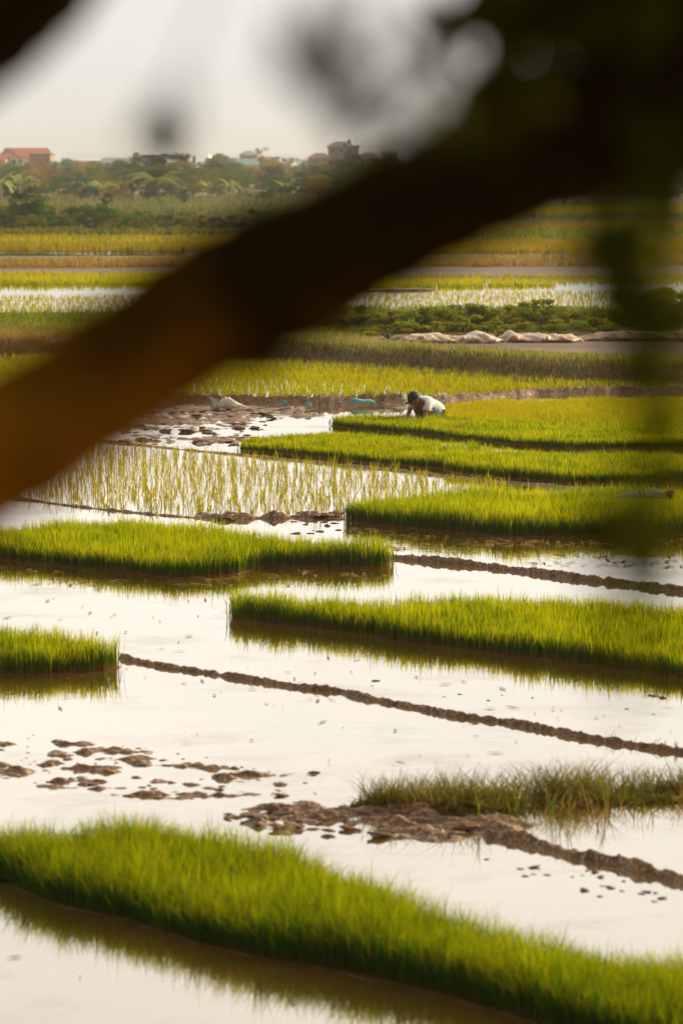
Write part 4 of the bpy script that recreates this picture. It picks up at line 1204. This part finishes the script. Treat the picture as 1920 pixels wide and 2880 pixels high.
m_['plastic'] = solid('plastic_sheet', (.78, .60, .44), (.58, .33, .16), 3.0, rough=.4, lo=.4, hi=.62, bump=1.0)
m_['plastic2'] = solid('muddy_plastic', (.50, .28, .13), (.62, .44, .28), 2.2, rough=.5)
m_['sack'] = solid('white_sack', (.86, .82, .74), (.74, .68, .56), 6, rough=.55)
m_['teal'] = solid('teal_sheet', (.18, .62, .60), (.10, .45, .46), 6, rough=.45)
for (ua, ub, v, seed, mt, H_, lab) in [(1112, 1440, 968, 3, 'plastic', .21, 'long crumpled whitish plastic sheet lying before the bushes'),
                                      (1395, 1640, 966, 8, 'plastic', .24, 'crumpled orange-tinted plastic sheet lying right of the whitish one'),
                                      (1610, 2050, 962, 14, 'plastic2', .22, 'muddy brown plastic sheet stretching to the right edge')]:
    a = G(ua, v, ZF); b_ = G(ub, v - 3, ZF)
    o = crumple('plastic_sheet', m_[mt], abs(b_[0] - a[0]), .9, H_, 150, 30, seed, None, 15)
    o.location = ((a[0] + b_[0]) / 2, a[1] + .3, ZF - .01); tag(o, lab, 'plastic sheet', 'plastic sheets along the bushes')
a = G(560, 1158)
o = crumple('white_sack', m_['sack'], .60, .38, .17, 60, 24, 23, lambda t_: 1.15 - .75 * t_ if t_ > .35 else .35 + 1.55 * t_, 7)
o.location = G(645, 1148, .04); o.rotation_euler = (0, 0, -.15); tag(o, 'crumpled white sack lying on the mud at the foot of the low bank', 'sack')
mb = MB()
mb.add([(-.10, 0, .1), (.03, -.02, .12), (.0, .04, .14), (-.11, .0, .165), (-.09, .02, .17), (-.09, .05, .13)], [(0, 1, 3), (1, 2, 4, 3), (2, 5, 4), (5, 0, 3, 4)])
mb.add([(-.30, -.02, .12), (-.24, -.1, .0), (-.18, -.02, .14), (-.36, .06, .17), (-.34, .02, .20)], [(0, 1, 2), (0, 2, 4, 3)])
mb.build('flap', m_['sack'], o)
sk = empty('rolled_sack', G(1800, 1400, .30)); sk.rotation_euler = (0, .03, .05)
L = .58
o = crumple('wrap', m_['sack'], L, .11, .085, 36, 16, 31, lambda t_: .35 + .75 * t_, 5, sk)
mb = MB()
for xx in (-.02, .03): mb.tube([(xx + .01, -.066, .03), (xx, -.05, .075), (xx, 0, .098), (xx, .05, .07)], .006, 6)
mb.build('tie', M['trunk_far'], sk)
MB().blob((.34, 0, .05), (.05, .04, .05), 10, 8, lambda d: 1 + .3 * math.sin(d.x * 7 + d.z * 5)).build('red_end', solid('red_cloth', (.45, .09, .04), (.3, .06, .03), 9), sk, True)
tag(sk, 'white sack rolled into a tapering bundle with a red end, lying on the seedlings', 'sack')
for (u, v, L, H_, lab, sd) in [(1020, 1126, .38, .08, 'largest teal plastic sheet draped on the low bank behind the worker', 41), (797, 1128, .07, .06, 'small teal plastic scrap on the low bank right of the white sack', 42), (866, 1138, .07, .10, 'teal plastic bag hanging at the end of the earthen step', 43), (1134, 1120, .10, .03, 'tiny light blue plastic scrap just left of the cap', 44)]:
    p = G(u, v, .12)
    o = crumple('teal_plastic', m_['teal'], L, L * .5, H_, 26, 16, sd, None, 6); o.location = (p[0], p[1] + .1, .07)
    tag(o, lab, 'plastic scrap')
o = crumple('blue_bundle', m_['tank'], .4, .3, .16, 20, 14, 51); p = G(1578, 728, ZF); o.location = p; tag(o, 'small dark blue bundle in the dry grass by the golden rice', 'bundle')
o = crumple('orange_bundle', m_['r_orange'], .16, .15, .34, 16, 14, 52); p = G(1311, 930, ZF); o.location = (p[0], p[1], ZF); tag(o, 'small orange bundle standing among the bushes behind the plastic sheet', 'bundle')
o = crumple('dark_tarp', m_['plastic2'], 2.6, .3, .09, 50, 12, 53); p = G(1110, 818, ZF); o.location = (p[0], p[1], ZF); tag(o, 'low dark tarp lying along the edge of the pale rice field', 'tarp')

# ------------------------------------------------------------------ the worker
def skin_obj(name, pts, edges, mat, parent, sub=2):
    me = bpy.data.meshes.new(name)
    me.from_pydata([p[:3] for p in pts], edges, []); me.update(); me.materials.append(mat)
    o = link(bpy.data.objects.new(name, me), parent)
    md = o.modifiers.new('Skin', 'SKIN'); md.use_smooth_shade = True
    if not me.skin_vertices:
        print('no skin layer', name)
    sv = me.skin_vertices[0].data
    for i, p in enumerate(pts):
        r_ = p[3]; r2 = p[4] if len(p) > 4 else r_
        sv[i].radius = (r_, r2)
    sv[0].use_root = True
    s_ = o.modifiers.new('Sub', 'SUBSURF'); s_.levels = sub; s_.render_levels = sub
    return o


worker = empty('person', G(1190, 1190)); worker.location.z = -.03
m_['skin'] = solid('skin', (.38, .17, .075), (.30, .13, .06), 20, rough=.55)
m_['shirt'] = solid('white_shirt', (.90, .92, .94), (.84, .86, .88), 14, rough=.85, bump=.3)
m_['shorts'] = solid('dark_teal_shorts', (.03, .09, .11), (.02, .06, .08), 14, rough=.85)
m_['cap'] = solid('black_cap', (.022, .026, .026), (.015, .017, .018), 20, rough=.7)
m_['hair'] = solid('black_hair', (.012, .010, .009), (.02, .016, .013), 30, rough=.5)
body = [  # x, y, z, radius
    (.20, .24, .20, .12), (.13, .15, .27, .115), (.04, .06, .34, .115), (-.03, -.02, .385, .10), (-.085, -.065, .405, .052), (-.125, -.10, .425, .060),  # pelvis .. neck, skull base
    (.08, -.12, .365, .052), (.035, -.21, .23, .040), (-.03, -.30, .10, .029), (-.05, -.33, .055, .026),     # his left arm (5 -> via 3)
    (-.145, .085, .37, .052), (-.225, .02, .24, .040), (-.265, -.11, .10, .029), (-.27, -.14, .055, .026),   # his right arm
    (.25, .16, .15, .088), (.05, -.06, .25, .062), (.13, .06, .06, .043), (.12, .05, .0, .038), (.04, -.05, -.01, .032),   # left leg
    (.12, .30, .15, .088), (-.14, .04, .27, .062), (-.03, .20, .07, .043), (-.03, .19, .0, .038), (-.12, .10, -.01, .032)]  # right leg
ed = [(0, 1), (1, 2), (2, 3), (3, 4), (4, 5), (3, 6), (6, 7), (7, 8), (8, 9), (3, 10), (10, 11), (11, 12), (12, 13), (0, 14), (14, 15), (15, 16), (16, 17), (17, 18), (0, 19), (19, 20), (20, 21), (21, 22), (22, 23)]
# fingers
def fingers(tip, dirv, side):
    d = Vector(dirv).normalized(); s = Vector(side).normalized(); base = Vector(tip)
    global body, ed
    i0 = len(body) - 0
    wrist = [i for i, p in enumerate(body) if (Vector(p[:3]) - base).length < 1e-4][0]
    palm = base + d * .045
    body.append((*palm, .024)); pi = len(body) - 1; ed.append((wrist, pi))
    for k, (off, L) in enumerate([(-.027, .06), (-.009, .068), (.009, .063), (.027, .05)]):
        a = palm + s * off + d * .025; b_ = a + d * L * .5 + Vector((0, 0, -.004)); c_ = b_ + (d * .6 + Vector((-.3, -.3, -.5))).normalized() * L * .5
        body += [(*a, .009), (*b_, .008), (*c_, .006)]
        j = len(body) - 3; ed += [(pi, j), (j, j + 1), (j + 1, j + 2)]
    a = base + s * -.03 + d * .02; b_ = a + s * -.02 + d * .03
    body += [(*a, .010), (*b_, .008)]; j = len(body) - 2; ed += [(pi, j), (j, j + 1)]


fingers((-.05, -.33, .055), (-.3, -.4, -.5), (.7, -.6, 0))
fingers((-.27, -.14, .055), (-.2, -.5, -.5), (.7, -.6, 0))
skin_obj('body', body, ed, m_['skin'], worker, 2)
# head: built as its own lathe-like shape joined on the neck, with face
hd = MB()
H0 = Vector((-.155, -.13, .425)); face = Vector((-.80, -.42, -.42)).normalized(); upv = (Vector((-.30, -.15, .94)) - face * face.dot(Vector((-.30, -.15, .94)))).normalized(); sd = face.cross(upv)


def headp(f_, s_, u_): return H0 + face * f_ + sd * s_ + upv * u_


vs = []; fs = []; nu, nv_ = 20, 14
for j in range(nv_ + 1):
    ph = math.pi * j / nv_
    for i in range(nu):
        th = 2 * math.pi * i / nu
        f_ = math.sin(ph) * math.cos(th); s_ = math.sin(ph) * math.sin(th); u_ = math.cos(ph)
        nar = 1 - .30 * max(0, -u_) ** 1.3
        ff = f_ * .098 * nar + (.022 * max(0, -u_) if f_ > 0 else .0)
        if f_ > .85 and abs(s_) < .25: ff += .016 * math.exp(-((u_ + .12) / .16) ** 2)      # nose
        if f_ > .7 and .15 < abs(s_) < .5: ff -= .007 * math.exp(-((u_ - .06) / .12) ** 2)  # eye sockets
        vs.append(headp(ff, s_ * .076 * nar, u_ * .115))
for j in range(nv_):
    for i in range(nu): fs.append((j * nu + i, j * nu + (i + 1) % nu, (j + 1) * nu + (i + 1) % nu, (j + 1) * nu + i))
hd.add(vs, fs)
for sg in (-1, 1):
    c0 = headp(-.005, sg * .076, -.01); hd.blob(c0, (.016, .014, .03), 8, 6)
head = hd.build('head', m_['skin'], worker, True)
eb = MB()
for sg in (-1, 1): eb.blob(headp(.088, sg * .030, .008), (.010, .010, .008), 8, 6)
eb.build('eyes', m_['hair'], head, True)
MB().tube([headp(.097, -.022, -.062), headp(.105, 0, -.062), headp(.097, .022, -.062)], .005, 6).build('mouth', solid('lips', (.24, .08, .05), (.2, .07, .04), 5), head, True)
# hair band below the cap, at the back and sides
vs = []; fs = []; n1 = 24
for j, (u_, g_) in enumerate([(.05, 1.05), (.01, 1.06), (-.035, .98)]):
    for i in range(n1 + 1):
        th = math.radians(75) + math.radians(210) * i / n1
        vs.append(headp(math.cos(th) * .102 * g_, math.sin(th) * .080 * g_, u_))
for j in range(2):
    for i in range(n1): a = j * (n1 + 1) + i; fs.append((a, a + 1, a + n1 + 2, a + n1 + 1))
hr = MB().add(vs, fs).build('hair', m_['hair'], worker, True)
sm_ = hr.modifiers.new('thick', 'SOLIDIFY'); sm_.thickness = .008
# cap
vs = []; fs = []
for j in range(8):
    ph = math.pi / 2 * j / 7
    for i in range(20):
        th = 2 * math.pi * i / 20
        vs.append(headp(math.sin(ph + .02) * math.cos(th) * .112 - .002, math.sin(ph + .02) * math.sin(th) * .092, .022 + math.cos(ph) * .115))
for j in range(7):
    for i in range(20): fs.append((j * 20 + i, j * 20 + (i + 1) % 20, (j + 1) * 20 + (i + 1) % 20, (j + 1) * 20 + i))
cap = MB().add(vs, fs).build('cap', m_['cap'], worker, True)
sm_ = cap.modifiers.new('thick', 'SOLIDIFY'); sm_.thickness = .004
vs = []
for k, (f0, drop) in enumerate([(.09, .024), (.135, .018), (.178, .0)]):
    for i in range(9):
        a = -1 + 2 * i / 8
        vs.append(headp(f0 * (1 - .22 * a * a * (.6 + k * .4)) + .0, a * .078, .024 - k * .006 - .02 * a * a))
fs = [(k * 9 + i, k * 9 + i + 1, (k + 1) * 9 + i + 1, (k + 1) * 9 + i) for k in range(2) for i in range(8)]
vz = MB().add(vs, fs).build('visor', m_['cap'], cap, True)
sm_ = vz.modifiers.new('thick', 'SOLIDIFY'); sm_.thickness = .005
MB().blob(headp(-.002, 0, .138), (.008, .008, .006), 8, 6).build('cap_button', m_['cap'], cap, True)
# shirt
skin_obj('shirt', [(.305, .31, .125, .10, .14), (.22, .23, .225, .155), (.13, .15, .285, .135), (.04, .06, .35, .135), (-.03, -.02, .385, .115), (-.07, -.05, .398, .066),
                   (.08, -.12, .365, .074), (.05, -.185, .27, .066), (.045, -.20, .235, .062),
                   (-.145, .085, .37, .074), (-.205, .04, .285, .066), (-.215, .03, .26, .062)],
         [(0, 1), (1, 2), (2, 3), (3, 4), (4, 5), (4, 6), (6, 7), (7, 8), (4, 9), (9, 10), (10, 11)], m_['shirt'], worker, 2)
skin_obj('shorts', [(.19, .23, .15, .115), (.23, .15, .13, .105), (.14, .04, .21, .086), (.09, -.02, .235, .078), (.12, .30, .15, .10), (.0, .18, .215, .086), (-.06, .12, .24, .078)],
         [(0, 1), (1, 2), (2, 3), (0, 4), (4, 5), (5, 6)], m_['shorts'], worker, 2)
tag(worker, 'person in a black cap and white t-shirt crouching behind a seedling bed, pulling plants', 'person')

# ------------------------------------------------------------------ the tree in front of the camera
tr_ = empty('shade_tree', (1.55, 1.7, float(terrain_z(np.array([1.55]), np.array([1.7]))[0])))
base = tr_.location.copy()


def loc(p): return Vector(p) - base


trunk_top = P(1960, 300, 1.75) + Vector((.75, .1, .1))
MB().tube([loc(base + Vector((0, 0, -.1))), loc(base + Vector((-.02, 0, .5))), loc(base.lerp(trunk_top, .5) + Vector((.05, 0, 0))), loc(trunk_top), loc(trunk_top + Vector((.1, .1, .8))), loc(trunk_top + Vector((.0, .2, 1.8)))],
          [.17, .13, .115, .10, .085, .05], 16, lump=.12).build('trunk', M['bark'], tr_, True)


def limb(px, dist, name='limb', extra=None):
    """px: (u, v, radius px) along the limb; real radius from its real distance"""
    pts = []; rad = []
    n = len(px)
    for i in range(n):
        u, v, r_ = px[i]; d_ = dist[i] if hasattr(dist, '__len__') else dist
        pts.append(P(u, v, d_)); rad.append(r_ * d_ / F_PX)
    if extra:
        for p_, r_ in extra: pts.append(p_); rad.append(r_)
    # smooth resample
    P2 = []; R2 = []
    for i in range(len(pts) - 1):
        p0 = pts[max(i - 1, 0)]; p1 = pts[i]; p2 = pts[i + 1]; p3 = pts[min(i + 2, len(pts) - 1)]
        for k in range(5):
            t_ = k / 5
            q_ = .5 * ((2 * p1) + (p2 - p0) * t_ + (2 * p0 - 5 * p1 + 4 * p2 - p3) * t_ ** 2 + (3 * p1 - p0 - 3 * p2 + p3) * t_ ** 3)
            P2.append(loc(q_)); R2.append(rad[i] + (rad[i + 1] - rad[i]) * t_)
    P2.append(loc(pts[-1])); R2.append(rad[-1])
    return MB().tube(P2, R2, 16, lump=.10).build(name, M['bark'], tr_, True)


K = 1.2245
main = [(-160, 1125, 175), (0, 1030, 172), (150, 940, 165), (300, 832, 160), (450, 728, 165), (600, 655, 178), (700, 608, 172), (800, 556, 160), (950, 484, 152), (1100, 410, 155), (1250, 340, 160), (1400, 290, 175), (1568, 230, 190), (1720, 170, 190)]
dm = np.linspace(1.45, 1.75, len(main))
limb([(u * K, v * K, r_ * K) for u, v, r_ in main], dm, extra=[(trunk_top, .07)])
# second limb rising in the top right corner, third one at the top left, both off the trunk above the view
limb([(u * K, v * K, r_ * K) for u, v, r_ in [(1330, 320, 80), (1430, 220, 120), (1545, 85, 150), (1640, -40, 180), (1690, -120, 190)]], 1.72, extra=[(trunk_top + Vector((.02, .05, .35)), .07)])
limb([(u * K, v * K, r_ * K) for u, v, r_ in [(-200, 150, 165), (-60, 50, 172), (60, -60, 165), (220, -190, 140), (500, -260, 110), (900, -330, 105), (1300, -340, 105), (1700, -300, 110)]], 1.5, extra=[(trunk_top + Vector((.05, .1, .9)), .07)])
# short stub and twigs
limb([(u * K, v * K, r_ * K) for u, v, r_ in [(620, 680, 100), (600, 770, 85), (590, 830, 60), (585, 868, 25)]], 1.55, 'stub')
limb([(u * K, v * K, r_ * K) for u, v, r_ in [(1420, 300, 22), (1440, 440, 7), (1425, 520, 4)]], 1.35, 'twig')
limb([(u * K, v * K, r_ * K) for u, v, r_ in [(830, -120, 8), (800, 0, 7), (740, 130, 7), (790, 200, 7), (850, 275, 4)]], .95, 'twig')
limb([(u * K, v * K, r_ * K) for u, v, r_ in [(560, -200, 6), (480, 0, 5), (410, 170, 4), (382, 300, 4)]], 1.2, 'twig')


def near_leaf(c_, ax, nrm, L, wd):
    ax = Vector(ax).normalized(); nrm = Vector(nrm); s = ax.cross(nrm).normalized(); nr_ = s.cross(ax)
    V = []; Q_ = []; r0 = random.random(); n = 6
    for i in range(n + 1):
        t_ = i / n; w_ = wd * math.sin(math.pi * min(.98, t_ * .93 + .05)) ** .8
        p = Vector(c_) + ax * L * (t_ - .5) + nr_ * (-.15 * L * (t_ - .5) ** 2)
        V += [p - s * w_ / 2 + nr_ * w_ * .12, p, p + s * w_ / 2 + nr_ * w_ * .12]
    for i in range(n): a = i * 3; Q_ += [(a, a + 1, a + 4, a + 3), (a + 1, a + 2, a + 5, a + 4)]
    return V, Q_, [(r0, .6)] * len(V)


def spray(name, spots, dist, L, spread, n, wd=.36, ax0=(0, 0, -1)):
    parts = []
    for (u, v) in spots:
        for k in range(n):
            d_ = dist * random.uniform(.93, 1.07)
            c_ = loc(P(u * K + random.gauss(0, spread), v * K + random.gauss(0, spread), d_))
            ax = Vector(ax0) + Vector((random.gauss(0, .5), random.gauss(0, .5), random.gauss(0, .5)))
            parts.append(near_leaf(c_, ax, (random.gauss(0, .6), -1, random.gauss(0, .6)), L * random.uniform(.7, 1.2), L * wd))
    V, Q_, U_ = join(parts)
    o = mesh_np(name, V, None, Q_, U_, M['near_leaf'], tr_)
    sm_ = o.modifiers.new('thick', 'SOLIDIFY'); sm_.thickness = .0006
    return o


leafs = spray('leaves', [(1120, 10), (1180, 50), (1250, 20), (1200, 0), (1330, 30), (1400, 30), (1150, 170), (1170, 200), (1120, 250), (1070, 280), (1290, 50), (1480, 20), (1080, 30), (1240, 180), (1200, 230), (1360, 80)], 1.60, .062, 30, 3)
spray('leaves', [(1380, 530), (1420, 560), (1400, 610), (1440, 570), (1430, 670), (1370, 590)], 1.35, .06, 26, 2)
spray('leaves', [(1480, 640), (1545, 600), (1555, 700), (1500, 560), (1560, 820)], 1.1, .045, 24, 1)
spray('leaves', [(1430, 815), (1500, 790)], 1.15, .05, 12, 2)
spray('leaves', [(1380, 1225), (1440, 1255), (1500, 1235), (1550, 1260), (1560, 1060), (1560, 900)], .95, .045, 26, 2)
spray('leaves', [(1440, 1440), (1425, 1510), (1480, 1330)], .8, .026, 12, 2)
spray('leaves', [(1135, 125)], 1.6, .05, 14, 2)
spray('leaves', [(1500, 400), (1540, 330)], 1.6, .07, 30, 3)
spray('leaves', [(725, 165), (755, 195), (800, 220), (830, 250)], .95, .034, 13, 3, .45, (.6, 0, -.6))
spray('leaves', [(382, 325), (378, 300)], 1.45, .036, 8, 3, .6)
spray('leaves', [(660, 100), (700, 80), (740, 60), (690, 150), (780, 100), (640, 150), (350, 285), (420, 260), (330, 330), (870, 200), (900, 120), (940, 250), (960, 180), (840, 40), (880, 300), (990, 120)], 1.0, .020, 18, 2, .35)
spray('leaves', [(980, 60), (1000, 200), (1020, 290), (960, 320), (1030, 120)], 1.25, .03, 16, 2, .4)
tag(tr_, 'out of focus tree close to the camera whose thick dark limb crosses the view', 'tree')

# ------------------------------------------------------------------ haze
hz = MB().box(-620, 620, -60, 1400, -1.2, 14).build('haze', (lambda: None)() or solid('haze_air', (1, 1, 1)))
hm, t, o_ = new_mat('haze_volume')
pv = t.nodes.new('ShaderNodeVolumePrincipled')
pv.inputs['Color'].default_value = (.93, .93, .88, 1)
pv.inputs['Density'].default_value = 0.0005
pv.inputs['Anisotropy'].default_value = .2
t.links.new(pv.outputs[0], o_.inputs['Volume'])
hz.data.materials.clear(); hz.data.materials.append(hm)
tag(hz, 'thin pale haze over the fields and the village', 'haze', kind='stuff')
